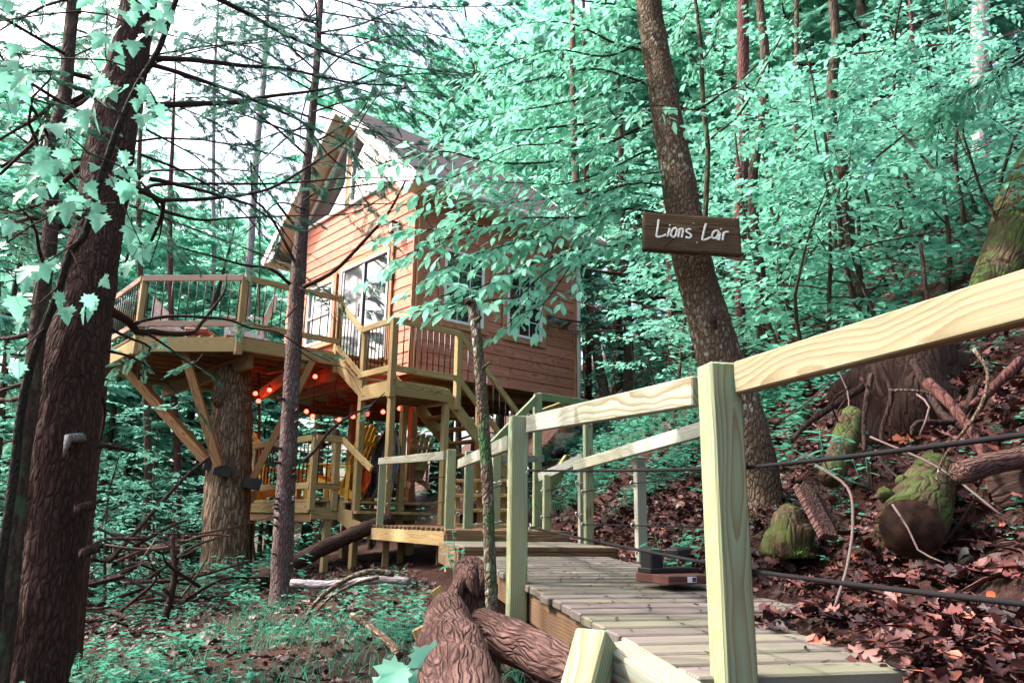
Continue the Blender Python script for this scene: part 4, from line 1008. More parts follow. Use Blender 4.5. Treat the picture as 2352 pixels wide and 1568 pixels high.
drape('orange_cloth', None, [(838, 846, 1060, 11.6), (832, 850, 1075, 11.55), (826, 854, 1090, 11.5), (825, 851, 1105, 11.5), (825, 845, 1120, 11.5), (825, 832, 1135, 11.5)], ORANGE, 'bright orange cloth hanging beside the black tarp', 'cloth', 1)
drape('black_tarp', None, [(885, 905, 985, 11.9), (868, 918, 1010, 11.8), (856, 922, 1035, 11.7), (850, 920, 1060, 11.65), (850, 915, 1085, 11.6), (852, 908, 1110, 11.55), (845, 905, 1130, 11.5), (832, 900, 1142, 11.4)], TARP, 'crumpled black tarp heaped under the landing', 'tarp', 4)
# ------------------------------------------------------------------ trees traced from the photograph
def to3(pl, d0=None, d1=None):
    """[(u,v)] with depth interpolated d0->d1 or [(u,v,d)]"""
    if d0 is None: return [P(*q) for q in pl]
    n = len(pl) - 1; return [P(q[0], q[1], d0 + (d1 - d0) * k / max(1, n)) for k, q in enumerate(pl)]
def trunk_tree(name, tr, mat, label, n=18, cat='tree', group=None, rough=.06, ridge=0, freq=5, up=4.0, sub=.12, part='trunk', flare=1.25):
    """tr = [(u, v, half width px, depth)] from the foot upwards"""
    pts = [P(u, v, d) for u, v, r, d in tr]; rad = [PX(r, d) for u, v, r, d in tr]
    b = pts[0]; gz = ground(b.x, b.y)
    lean = (pts[0] - pts[1]); 
    if b.z > gz + .02:
        k = (b.z - gz + .1) / max(.2, -lean.z) if lean.z < 0 else 0
        foot = Vector((b.x, b.y, gz - .1)) + Vector((lean.x, lean.y, 0)) * min(k, 1) * .5
        pts.insert(0, foot); rad.insert(0, rad[0] * flare)
    else:
        pts.insert(0, Vector((b.x, b.y, gz - .25))); rad.insert(0, rad[0] * flare)
    if up:
        d = (pts[-1] - pts[-2]).normalized()
        d = (d + Vector((0, 0, .6))).normalized()
        pts.append(pts[-1] + d * up * .5); rad.append(rad[-1] * .75); pts.append(pts[-1] + d * up * .5); rad.append(rad[-1] * .4)
    t = thing(name, pts[0], label, cat, group)
    tube_obj(part, pts, rad, n, mat, t, k=dict(sub=sub, rough=rough, ridge=ridge, freq=freq, seed=rng.uniform(0, 50)))
    t['_top'] = 1; del t['_top']
    return t, pts, rad
def at_z(pts, rad, z):
    for (a, ra), (b, rb) in zip(zip(pts, rad), zip(pts[1:], rad[1:])):
        if a.z <= z <= b.z: k = (z - a.z) / (b.z - a.z); return a.lerp(b, k), ra + (rb - ra) * k
    return pts[-1], rad[-1]
def curve_pts(pts, sub=.05):
    out = []
    for i_ in range(len(pts) - 1):
        a, b = pts[i_], pts[i_ + 1]; p_ = pts[i_ - 1] if i_ else a - (b - a); n_ = pts[i_ + 2] if i_ + 2 < len(pts) else b + (b - a)
        k = max(1, int((b - a).length / sub))
        for j_ in range(k):
            t = j_ / k; out.append(.5 * ((2 * a) + (b - p_) * t + (2 * p_ - 5 * a + 4 * b - n_) * t * t + (3 * a - p_ - 3 * b + n_) * t ** 3))
    out.append(pts[-1]); return out
def vnoise(s=1.0): return Vector((rng.gauss(0, s), rng.gauss(0, s), rng.gauss(0, s)))

def hem_sprays(mb, line, r0, dens=9.0, start=.25, subl=(.22, .5), size=(.13, .22), keep=1.0, bare=False, m_leaf=0, m_twig=1):
    """drooping hemlock side twigs with flat needle sprays along a branch line"""
    L = sum((b - a).length for a, b in zip(line, line[1:])); n = max(2, int(L * dens)); pos, xd, zd, sz = [], [], [], []
    for k in range(n):
        t = start + (1 - start) * (k + rng.random()) / n
        f = t * (len(line) - 1); i_ = min(int(f), len(line) - 2); p = line[i_].lerp(line[i_ + 1], f - i_)
        d = (line[i_ + 1] - line[i_]).normalized(); side = d.cross(Vector((0, 0, 1)))
        if side.length < .1: side = Vector((1, 0, 0))
        side.normalize(); s = 1 if k % 2 else -1
        dirv = (side * s * rng.uniform(.6, 1) + d * rng.uniform(.3, .9) + Vector((0, 0, rng.uniform(-.35, .1)))).normalized()
        l = rng.uniform(*subl) * (1.15 - .6 * t)
        q1 = p + dirv * l * .5; q2 = p + dirv * l + Vector((0, 0, -l * .22))
        mb.tube([p, q1, q2], [.0035, .0025, .001], 3, m=m_twig, caps=False)
        if rng.random() > keep: continue
        for tt in (.08, .26, .44, .62, .8, .98):
            c = p.lerp(q2, tt); ss = 1 if rng.random() > .5 else -1
            dd = dirv + side.cross(dirv).cross(dirv) * 0 + (d * .5) * rng.uniform(-.3, 1) + Vector((0, 0, -.25)) + vnoise(.18) + dirv.cross(Vector((0, 0, 1))) * ss * .5 * (1 - tt)
            pos.append(c); xd.append(dd); zd.append(Vector((0, 0, 1)) + vnoise(.22)); sz.append(rng.uniform(*size))
    if not bare and pos: scatter(mb, HEM, HEM_T, pos, xd, zd, sz, m_leaf, wid=1.0)
def hem_crown(t, pts, rad, z0, z1, n, Lf, seed, dens=8.0, az=None, keep=1.0, size=(.08, .15)):
    mb = MB(); r_ = random.Random(seed)
    for k in range(n):
        z = z0 + (z1 - z0) * (k + r_.random()) / n; p, r = at_z(pts, rad, z)
        a = r_.uniform(0, 2 * math.pi) if az is None else r_.uniform(*az)
        L = Lf(z) * r_.uniform(.6, 1.1); d = Vector((math.cos(a), math.sin(a), r_.uniform(-.05, .3)))
        line = [p]; q = p.copy()
        for j_ in range(5):
            q = q + d * L / 5; line.append(q.copy()); d = (d + Vector((r_.gauss(0, .13), r_.gauss(0, .13), -.10 + r_.gauss(0, .05))))
        mb.tube(line, [max(.006, min(.02, r * .3)) * (1 - .85 * j_ / 5) for j_ in range(6)], 5, m=1, caps=False)
        hem_sprays(mb, line, 0, dens, keep=keep, size=size)
    o = pts[0]; V = np.vstack(mb.V) - np.array(o, np.float32); mb.V = [V]
    return add('crown', mb.mesh('crown', (L_HEM, TWIG)), None, t, Matrix.Translation(o))

# --- the big leaning hemlock at the left
tl, lp, lr = trunk_tree('hemlock_tree', [(80, 1568, 66, 4.2), (110, 1321, 65, 4.2), (141, 1053, 67, 4.22), (174, 785, 67, 4.25), (222, 545, 56, 4.35), (264, 278, 54, 4.5), (316, 35, 43, 4.6)], BARK_HEM,
                        'big dark hemlock trunk leaning across the left foreground', n=72, rough=.05, ridge=.16, freq=4.5, up=5, sub=.035)
def branch(t, pl, d0, d1, r0, r1, mat=None, sprays=0, name='branch', keep=1.0, n=7, jit=.012):
    pts = curve_pts([p + vnoise(jit) for p in to3(pl, d0, d1)], .06)
    rad = [r0 + (r1 - r0) * k / (len(pts) - 1) for k in range(len(pts))]
    tube_obj(name, pts, rad, n, mat or TWIG, t, k=dict(rough=.15, freq=25))
    return pts
leafy = []
for pl, d0, d1, r0, r1, dens in [
    ([(355, 125), (452, 139), (557, 150), (661, 160), (804, 188), (930, 200)], 4.6, 6.6, .022, .006, 5),
    ([(345, 233), (452, 233), (543, 228), (626, 219), (713, 210), (804, 190), (900, 150)], 4.6, 6.8, .024, .005, 5),
    ([(440, -30), (490, 0), (574, 42), (661, 87), (804, 143), (950, 190)], 4.8, 6.8, .024, .006, 6),
    ([(300, 430), (334, 440), (372, 466), (376, 483), (365, 497), (348, 545)], 4.4, 4.9, .022, .010, 0),
    ([(376, 483), (452, 497), (543, 501), (696, 503), (804, 487), (880, 455)], 4.6, 6.4, .011, .003, 1.5),
    ([(330, 438), (369, 426), (452, 423), (643, 423), (804, 412), (960, 405), (1005, 392)], 4.5, 6.4, .014, .003, 1.5),
    ([(369, 459), (487, 459), (609, 438), (713, 386), (804, 313), (850, 262), (880, 205)], 4.6, 6.8, .014, .005, 3),
    ([(240, 706), (254, 718), (289, 741), (312, 762), (347, 766), (388, 765), (427, 762), (453, 744), (508, 674), (525, 630)], 4.3, 5.6, .030, .005, 1.0),
    ([(305, 742), (330, 735), (406, 729), (523, 734), (582, 747), (640, 765), (699, 797), (752, 832)], 4.5, 6.6, .014, .004, .8),
    ([(253, 745), (300, 770), (345, 790), (330, 835), (322, 872)], 4.4, 5.0, .010, .004, 4),
    ([(325, 768), (352, 775), (395, 800), (440, 830), (470, 812)], 4.6, 5.4, .010, .003, 5),
    ([(240, 800), (300, 820), (370, 850), (420, 905)], 4.4, 5.2, .010, .003, 1.5),
    ([(215, 1018), (250, 1026), (310, 1034)], 4.25, 4.5, .016, .010, 0),
    ([(205, 880), (235, 905), (245, 950), (232, 1010)], 4.3, 4.6, .014, .006, 0),
    ([(200, 380), (140, 420), (90, 470), (0, 500)], 4.5, 4.9, .02, .008, 4),
    ([(180, 490), (110, 530), (40, 545), (-30, 560)], 4.5, 4.9, .022, .008, 3),
    ([(230, 210), (170, 235), (90, 290), (40, 350), (0, 390)], 4.6, 4.6, .022, .010, 4),
    ([(210, 360), (120, 375), (60, 378), (-20, 370)], 4.6, 4.9, .014, .006, 4), ([(120, 690), (60, 690), (-20, 700)], 4.4, 4.8, .02, .01, 2),
    ([(110, 860), (50, 880), (-20, 905)], 4.4, 4.8, .018, .01, 2), ([(330, 350), (430, 400), (540, 470), (620, 560), (650, 600)], 4.6, 6.0, .010, .003, 2),
    ([(340, 300), (400, 340), (470, 385), (560, 470)], 4.7, 5.6, .008, .003, 5)]:
    pts = branch(tl, pl, d0, d1, r0, r1); leafy.append((pts, dens))
mb = MB()
for pts, dens in leafy:
    if dens: hem_sprays(mb, pts[::2], 0, dens, start=.2, subl=(.18, .5), size=(.07, .13), keep=.9 if dens > 2.5 else .55)
o = lp[0]; mb.V = [np.vstack(mb.V) - np.array(o, np.float32)]
add('foliage', mb.mesh('foliage', (L_HEM, TWIG)), None, tl, Matrix.Translation(o))
hem_crown(tl, lp, lr, 1.6, 6.5, 16, lambda z: 1.6, 3, 6, az=(.4, 5.9), keep=.9)
for u, v, l in [(128, 1000, .1), (150, 1160, .03), (160, 1260, .03)]:
    a = P(u + 40, v, 4.08); tube_obj('branch_stub', [a + Vector((0, .08, 0)), a + Vector((.01, -.06, -.02)), a + Vector((.012, -.08, -.02 - l))], [.03, .022, .006], 7, BARK_PALE if l > .05 else BARK_HEM, tl, k=dict(rough=.3, freq=30))
# --- slim trunk in front of it and the vine
ts, sp_, sr_ = trunk_tree('young_tree', [(-10, 1568, 25, 3.7), (13, 1388, 24, 3.7), (44, 1086, 20, 3.72), (70, 919, 19, 3.75), (94, 684, 18, 3.8), (115, 545, 17, 3.85), (118, 348, 17, 3.9), (136, 271, 17, 3.95), (150, 209, 16, 4.0), (167, 21, 15, 4.1)], BARK_FAR,
                        'slim grey brown trunk at the left edge in front of the big hemlock', n=28, rough=.07, ridge=.06, freq=9, up=4, sub=.05)
for pl, d0, d1 in [([(150, 205), (100, 260), (40, 300), (-20, 335)], 4, 4.2), ([(178, 30), (190, -40)], 4.1, 4.2), ([(140, 290), (80, 320), (0, 395)], 3.95, 3.8), ([(120, 480), (60, 500), (-20, 520)], 3.9, 4.1), ([(85, 760), (40, 770), (-20, 775)], 3.8, 4.0), ([(60, 905), (20, 915), (-20, 912)], 3.75, 3.9), ([(160, 250), (190, 235), (215, 205)], 4, 4.1), ([(160, 515), (220, 480), (260, 462)], 3.9, 4.1)]:
    branch(ts, pl, d0, d1, .016, .007, BARK_FAR)
hem_crown(ts, sp_, sr_, 1.2, 5.5, 16, lambda z: 1.5, 8, 6, az=(2.2, 5.2), keep=.9)
t3, p3, r3 = trunk_tree('young_tree', [(160, 1560, 22, 6.2), (181, 1321, 20, 6.2), (201, 1120, 19, 6.3), (228, 892, 17, 6.5), (250, 650, 15, 6.6), (280, 300, 12, 6.8)], BARK_RED,
                        'narrow reddish trunk just behind the big leaning hemlock', n=18, rough=.06, ridge=.05, up=4)
hem_crown(t3, p3, r3, 2.4, 7.0, 16, lambda z: 1.9, 5, 6, keep=.9)
# --- the slim hemlock in front of the deck
tm, mp_, mr_ = trunk_tree('hemlock_tree', [(646, 1388, 28, 7.6), (648, 1310, 24, 7.6), (652, 1200, 22, 7.6), (664, 980, 19, 7.62), (676, 780, 18, 7.65), (686, 620, 18, 7.7), (697, 480, 14, 7.7), (705, 380, 11, 7.75), (716, 280, 10, 7.8), (727, 150, 9, 7.8), (736, 0, 8, 7.9)], BARK_HEM2,
                        'slim straight hemlock with bare lower branches in front of the deck', n=36, rough=.05, ridge=.07, freq=9, up=5.5, sub=.05)
leafy = []
for pl, d0, d1, r0, r1, dens in [
    ([(700, 659), (740, 640), (779, 606), (849, 537), (893, 482), (935, 412)], 7.6, 6.9, .026, .010, 1.2),
    ([(672, 652), (626, 624), (552, 603), (479, 584), (432, 574), (390, 560)], 7.6, 6.8, .020, .006, 2.5),
    ([(680, 597), (655, 555), (629, 511), (600, 470), (581, 452), (572, 372)], 7.6, 7.2, .018, .008, .8), ([(684, 526), (633, 456), (600, 410), (574, 372)], 7.6, 7.2, .016, .006, .8),
    ([(700, 460), (740, 440), (860, 420), (985, 412), (1040, 420)], 7.6, 7.0, .012, .004, 1.2), ([(700, 480), (640, 470), (580, 520), (520, 560)], 7.6, 7.1, .010, .004, 2),
    ([(712, 455), (790, 470), (900, 468), (990, 480)], 7.6, 7.2, .010, .003, 2.5), ([(690, 660), (740, 690), (770, 735), (800, 745)], 7.5, 7.2, .007, .002, .5), ([(690, 700), (640, 745), (590, 745), (560, 725)], 7.5, 7.2, .008, .003, .5),
    ([(680, 800), (730, 830), (790, 850), (835, 905)], 7.5, 8.0, .007, .002, .6), ([(810, 950), (760, 985), (720, 1030), (700, 1060)], 7.6, 7.4, .014, .018, 0),
    ([(880, 900), (840, 930), (810, 950)], 7.7, 7.6, .005, .012, .6), ([(715, 330), (770, 300), (830, 250), (870, 160)], 7.7, 7.4, .012, .004, 5), ([(715, 300), (660, 250), (600, 230), (540, 250)], 7.7, 7.3, .012, .004, 6),
    ([(722, 200), (660, 150), (580, 110), (500, 110)], 7.8, 7.2, .012, .004, 7), ([(722, 190), (790, 130), (880, 90), (990, 80)], 7.8, 7.0, .012, .004, 7), ([(730, 80), (820, 60), (930, 20), (1050, 30)], 7.8, 7.0, .012, .004, 7),
    ([(735, 265), (850, 300), (980, 335), (1100, 300)], 7.6, 7.0, .010, .003, 8), ([(732, 180), (850, 215), (980, 265), (1100, 330)], 7.8, 7.1, .010, .003, 8), ([(735, 110), (900, 150), (1060, 175), (1220, 165)], 7.8, 6.9, .011, .003, 8), ([(735, 30), (900, 60), (1100, 100), (1250, 95)], 7.9, 6.8, .011, .003, 8), ([(738, -20), (880, 10), (1040, 20), (1200, 10)], 7.9, 6.8, .011, .003, 7), ([(725, 320), (800, 345), (870, 380), (930, 370)], 7.6, 7.2, .008, .002, 6), ([(720, 290), (640, 300), (560, 330), (480, 320)], 7.7, 7.2, .010, .003, 6), ([(728, 120), (620, 170), (500, 190), (400, 180)], 7.8, 7.0, .010, .003, 6),
    ([(718, 260), (820, 230), (960, 215), (1090, 240)], 7.7, 7.0, .012, .003, 7), ([(730, 60), (640, 30), (560, 20), (470, 60)], 7.8, 7.0, .012, .003, 6)]:
    pts = branch(tm, pl, d0, d1, r0, r1); leafy.append((pts, dens))
mb = MB()
for pts, dens in leafy:
    if dens: hem_sprays(mb, pts[::2], 0, dens, start=.2, subl=(.2, .55), size=(.075, .145), keep=.9 if dens > 3 else .5)
o = mp_[0]; mb.V = [np.vstack(mb.V) - np.array(o, np.float32)]; add('foliage', mb.mesh('foliage', (L_HEM, TWIG)), None, tm, Matrix.Translation(o))
hem_crown(tm, mp_, mr_, 3.9, 9.5, 46, lambda z: max(.5, 3.0 - .22 * (z - 3.5)), 21, 6, keep=.88)
for k in range(16):
    v = rng.uniform(880, 1360); s = rng.choice((-1, 1)); uc = 650 + (1388 - v) * .033; a = P(uc + s * 12, v, 7.55)
    tube_obj('branch_stub', [a + Vector((0, .05, 0)), a + Vector((s * .03, -.05, 0)), a + Vector((s * .05, -.08, .01))], [.02, .014, .008], 6, BARK_HEM2, tm)
# --- oak that carries the deck
to, op, orr = trunk_tree('oak_tree', [(514, 1368, 56, 11.5), (517, 1290, 50, 11.5), (522, 1150, 49, 11.6), (530, 1000, 46, 11.7), (536, 850, 40, 11.8)], BARK_OAK,
                        'thick furrowed oak trunk carrying the big deck', n=64, rough=.04, ridge=.16, freq=3.2, up=0, sub=.05)
tube_obj('burl', [P(492, 905, 11.5), P(500, 915, 11.45), P(506, 935, 11.5)], [.05, .12, .05], 12, BARK_OAK, to, k=dict(rough=.2))
# --- leaning tree that carries the sign
tg, gp, gr = trunk_tree('sign_tree', [(1775, 1290, 62, 4.6), (1758, 1190, 50, 4.6), (1735, 1060, 46, 4.62), (1700, 930, 47, 4.65), (1650, 810, 51, 4.68), (1618, 700, 47, 4.7), (1590, 600, 46, 4.7), (1562, 440, 42, 4.72), (1530, 260, 38, 4.8), (1502, 90, 34, 4.9), (1490, 0, 33, 4.95)], BARK_SIGN,
                        'leaning brown trunk with lichen carrying the board sign', n=64, rough=.05, ridge=.07, freq=8, up=5, sub=.03)
hp = P(1640, 735, 4.49); tube_obj('bark_hollow', [hp + Vector((-.014, .02, .055)), hp + Vector((0, .012, 0)), hp + Vector((.012, .02, -.055))], [.008, .026, .008], 12, BARK_ROOT, tg, k=dict(sub=.01))
# --- mossy broken sapling
tk, kp, kr = trunk_tree('mossy_sapling', [(1136, 1568, 15, 3.0), (1130, 1400, 14, 3.0), (1124, 1250, 13, 3.02), (1119, 1100, 13, 3.05), (1112, 1000, 14, 3.08), (1106, 900, 14, 3.1), (1098, 800, 12, 3.12), (1088, 720, 12, 3.15), (1082, 690, 11, 3.15)], BARK_MOSSY,
                        'thin mossy broken sapling standing in front of the stair', n=28, rough=.10, ridge=.10, freq=26, up=0, sub=.015)
tube_obj('branch_stub', [P(1106, 848, 3.1), P(1118, 838, 3.08), P(1132, 826, 3.06)], [.010, .007, .001], 7, BARK_MOSSY, tk)
tube_obj('branch_stub', [P(1082, 694, 3.15), P(1074, 694, 3.13), P(1070, 697, 3.12)], [.016, .012, .008], 8, BARK_ROOT, tk, k=dict(rough=.3, freq=60))
tube_obj('branch_stub', [P(1095, 735, 3.1), P(1102, 730, 3.07), P(1104, 728, 3.05)], [.010, .009, .006], 8, BARK_MOSSY, tk)
# --- beech limbs reaching in front of the cabin (they grow from the sign tree)
def spray_leaves(line, n, tw=(.12, .3), lf=(.07, .105), per=5, start=.1, droop=.45, acc=None, mbt=None):
    """alternate side twigs with drooping leaves; collects (pos, xdir, zdir, size)"""
    for k in range(n):
        t = start + (1 - start) * (k + rng.random() * .8) / n; f = t * (len(line) - 1); i_ = min(int(f), len(line) - 2); p = line[i_].lerp(line[i_ + 1], f - i_)
        d = (line[i_ + 1] - line[i_]).normalized(); side = d.cross(Vector((0, 0, 1))); side = side.normalized() if side.length > .1 else Vector((1, 0, 0))
        s = 1 if k % 2 else -1
        dirv = (d * rng.uniform(.4, 1) + side * s * rng.uniform(.3, 1) + Vector((0, 0, rng.uniform(-.35, .2)))).normalized(); l = rng.uniform(*tw)
        q = p + dirv * l + Vector((0, 0, -.12 * l))
        if mbt is not None: mbt.tube([p, p.lerp(q, .5) + Vector((0, 0, .02 * l)), q], [.0024, .0018, .0009], 4, caps=False)
        m = max(2, int(per * l / .2)); w = dirv.cross(Vector((0, 0, 1))).normalized()
        for j_ in range(m):
            tt = (j_ + .6) / m; c = p.lerp(q, tt); ss = 1 if j_ % 2 else -1
            x = dirv * rng.uniform(.4, .9) + w * ss * rng.uniform(.3, .9) + Vector((0, 0, -droop * rng.uniform(.2, 1.6)))
            z = Vector((0, 0, 1)) + vnoise(.3) + Vector((0, -.35, 0)); acc.append((c, x, z, rng.uniform(*lf)))
        acc.append((q, dirv + Vector((0, 0, -droop * rng.uniform(.3, 1.3))), Vector((0, 0, 1)) + vnoise(.3), rng.uniform(*lf)))
LIMBS = [([(1515, 165), (1400, 215), (1270, 240), (1130, 265), (1040, 300)], 4.9, 4.6, .009, .003, 26), ([(1560, 430), (1450, 420), (1330, 470), (1230, 530), (1150, 560)], 4.8, 4.4, .007, .002, 22), ([(1505, 80), (1400, 130), (1280, 120), (1180, 140), (1060, 190)], 5.0, 4.9, .009, .003, 24), ([(1380, 285), (1280, 330), (1180, 340), (1060, 400), (960, 440)], 4.7, 4.3, .006, .002, 20),
         ([(1500, 255), (1480, 260), (1392, 278), (1293, 290), (1191, 306)], 4.9, 4.6, .014, .006, 16), ([(1500, 275), (1392, 330), (1312, 366), (1191, 376), (1099, 363), (1008, 352), (880, 372)], 4.9, 4.3, .012, .003, 30),
         ([(1560, 470), (1480, 445), (1350, 440), (1240, 455), (1130, 470), (1030, 470)], 4.8, 4.4, .009, .002, 30), ([(1565, 500), (1440, 480), (1319, 498), (1209, 502), (1118, 524), (1015, 549), (960, 575), (900, 600)], 4.8, 4.1, .009, .002, 36),
         ([(1575, 560), (1480, 549), (1403, 564), (1312, 586), (1227, 604), (1154, 634), (1099, 659), (1010, 680)], 4.7, 4.0, .010, .002, 36), ([(1312, 586), (1240, 640), (1190, 680), (1120, 690), (990, 700)], 4.4, 3.9, .005, .002, 14),
         ([(1403, 564), (1330, 590), (1290, 640), (1240, 700), (1180, 725)], 4.5, 4.1, .005, .002, 12), ([(1118, 524), (1050, 520), (985, 530), (935, 530)], 4.3, 4.1, .004, .002, 14), ([(1319, 498), (1250, 540), (1180, 560), (1090, 580), (1010, 620)], 4.5, 4.1, .005, .002, 22),
         ([(1520, 210), (1450, 180), (1360, 160), (1260, 175), (1160, 200)], 4.9, 4.8, .010, .003, 26), ([(1510, 120), (1420, 100), (1320, 60), (1220, 50), (1130, 80)], 5.0, 5.0, .010, .003, 26), ([(1500, 40), (1420, 10), (1330, 0), (1250, -20)], 5.0, 5.2, .010, .003, 16),
         ([(1480, 350), (1400, 390), (1300, 420), (1200, 420), (1090, 415)], 4.9, 4.5, .008, .002, 26), ([(1560, 400), (1480, 400), (1430, 440), (1370, 520), (1320, 545)], 4.8, 4.6, .006, .002, 14), ([(1540, 245), (1500, 245), (1470, 250), (1590, 255)], 4.5, 4.0, .004, .002, 6),
         ([(1545, 240), (1600, 250), (1680, 205), (1735, 205)], 4.7, 5.2, .014, .006, 8)]
acc_near, acc_far = [], []; mbt = MB()
for q, (pl, d0, d1, r0, r1, n) in enumerate(LIMBS):
    pts = branch(tg, pl, d0, d1, r0, r1, TWIG, name='branch', n=6, jit=.006)
    spray_leaves(pts, n, acc=acc_near if q in (7, 8, 9, 10, 11, 18) else acc_far, mbt=mbt, per=5)
LM = []
for k in range(4):
    V = LEAF.copy(); V[:, 2] += V[:, 0] ** 2 * rng.uniform(-.2, .1); V[:, 1] *= rng.uniform(.85, 1.1); LM.append(np_mesh('leaf', V, LEAF_T, (L_BEECH,), None, True))
rng.shuffle(acc_near)
def place_leaf(name, me, c, x, z, s, parent):
    x = x.normalized(); y = z.cross(x).normalized(); z = x.cross(y); M = (Matrix((x, y, z)).transposed() * s).to_4x4(); M.translation = c
    return add(name, me, None, parent, M)
for c, x, z, s in acc_near[:290]: place_leaf('leaf', rng.choice(LM), c, x, z, s, tg)
mb = MB(); rest = acc_far + acc_near[290:]
scatter(mb, LEAF, LEAF_T, [a[0] - gp[0] for a in rest], [a[1] for a in rest], [a[2] for a in rest], [a[3] for a in rest])
fo = add('foliage', mb.mesh('foliage', (L_BEECH,)), None, tg, Matrix.Translation(gp[0]), kind='stuff')
mbt.V = [np.vstack(mbt.V) - np.array(gp[0], np.float32)]; add('twigs', mbt.mesh('twigs', (TWIG,)), None, tg, Matrix.Translation(gp[0]), kind='stuff')

# --- maple sprig hanging in front of the big hemlock
mv = thing('maple_sapling', G(-1.9, 2.5), 'thin dark maple stem with large mint leaves at the upper left', 'sapling')
k5 = .34786
VL = [(410, -20), (365, 115), (323, 181), (285, 264), (243, 369), (223, 445), (190, 545), (161, 577), (134, 664), (80, 805), (54, 946), (30, 1093), (10, 1250), (-20, 1500)]
stem = branch(mv, VL, 2.5, 2.45, .0095, .016, VINE, name='stem', n=12, jit=.004)
nets = list(stem)
for pl in [[(100, 360), (400, 385), (700, 400), (850, 450), (930, 520)], [(0, 150), (280, 100), (530, 70), (700, 90), (840, 170), (1000, 260)], [(-60, 560), (0, 580), (190, 640), (330, 690)], [(640, 1280), (560, 1180), (480, 1150)], [(700, 1060), (800, 1100), (840, 1130)], [(640, 1290), (560, 1300), (440, 1330), (300, 1330)],
           [(820, 760), (700, 700), (640, 640)], [(930, 520), (1000, 600), (1040, 680)], [(700, 1060), (560, 1000), (470, 900), (430, 830)], [(600, 1400), (420, 1380), (200, 1500), (60, 1600)]]:
    nets += branch(mv, [(x * k5, y * k5) for x, y in pl], 2.4, 2.48, .0028, .0035, TWIG, name='twig', n=5, jit=.004)
for pl in [[(190, 545), (110, 600), (40, 640), (0, 650)], [(134, 664), (90, 700), (30, 720)], [(100, 750), (60, 800), (10, 860)], [(161, 577), (200, 650), (215, 700)], [(250, 400), (300, 500), (320, 560)]]:
    nets += branch(mv, pl, 2.45, 2.4, .003, .002, TWIG, name='twig', n=5, jit=.004)
MPOS = [(900, 60), (1000, 100), (1100, 40), (1160, 280), (1010, 230), (900, 310), (780, 260), (690, 380), (600, 440), (780, 420), (700, 560), (650, 610), (745, 650), (840, 620), (970, 600), (1010, 720), (960, 810), (480, 790), (420, 860), (540, 880), (440, 960), (300, 1060), (430, 1050), (260, 1150), (330, 1230), (640, 1140), (700, 1240), (790, 1190), (840, 1110), (870, 1270), (250, 1290), (330, 1360), (500, 1350), (670, 1410), (60, 450), (110, 520), (120, 630), (40, 60), (250, 20), (620, 40), (40, 1500), (30, 740), (380, 1420), (560, 770), (820, 110), (1120, 140), (700, 300), (960, 30), (180, 1320), (20, 520)]
ML = [(x * k5, y * k5) for x, y in MPOS] + [(x * .6703, 516.8 + y * .6703) for x, y in [(480, 60), (500, 115), (440, 110), (110, 170), (150, 165), (215, 265), (290, 295), (312, 262), (40, 275), (80, 335), (20, 190), (30, 470), (60, 500), (20, 30), (45, 20), (100, 210)]]
MM = []
for k in range(4):
    V = MAPLE.copy(); V[:, 2] += .25 * (V[:, 1] ** 2) * rng.uniform(-1, 1) - V[:, 0] ** 2 * rng.uniform(.05, .25); MM.append(np_mesh('leaf', V, MAPLE_T, (L_MAPLE,), None, False))
for u, v in ML + [(u + rng.gauss(0, 26), v + rng.gauss(0, 26)) for u, v in ML[:60]]:
    c = P(u + rng.uniform(-8, 8), v + rng.uniform(-10, 4) - 16, rng.uniform(2.3, 2.6)); s = rng.uniform(.05, .088)
    x = Vector((rng.gauss(0, .55), rng.gauss(-.2, .3), -.75)); z = Vector((rng.gauss(0, .3), -.65, .75)) + vnoise(.15)
    lf = place_leaf('leaf', rng.choice(MM), c, x, z, s, mv)
    q = min(nets, key=lambda w: (w - c).length)
    tube_obj('petiole', [c, c.lerp(q, .5) + Vector((0, 0, .012)), q], [.0010, .0011, .0014], 4, TWIG, mv)
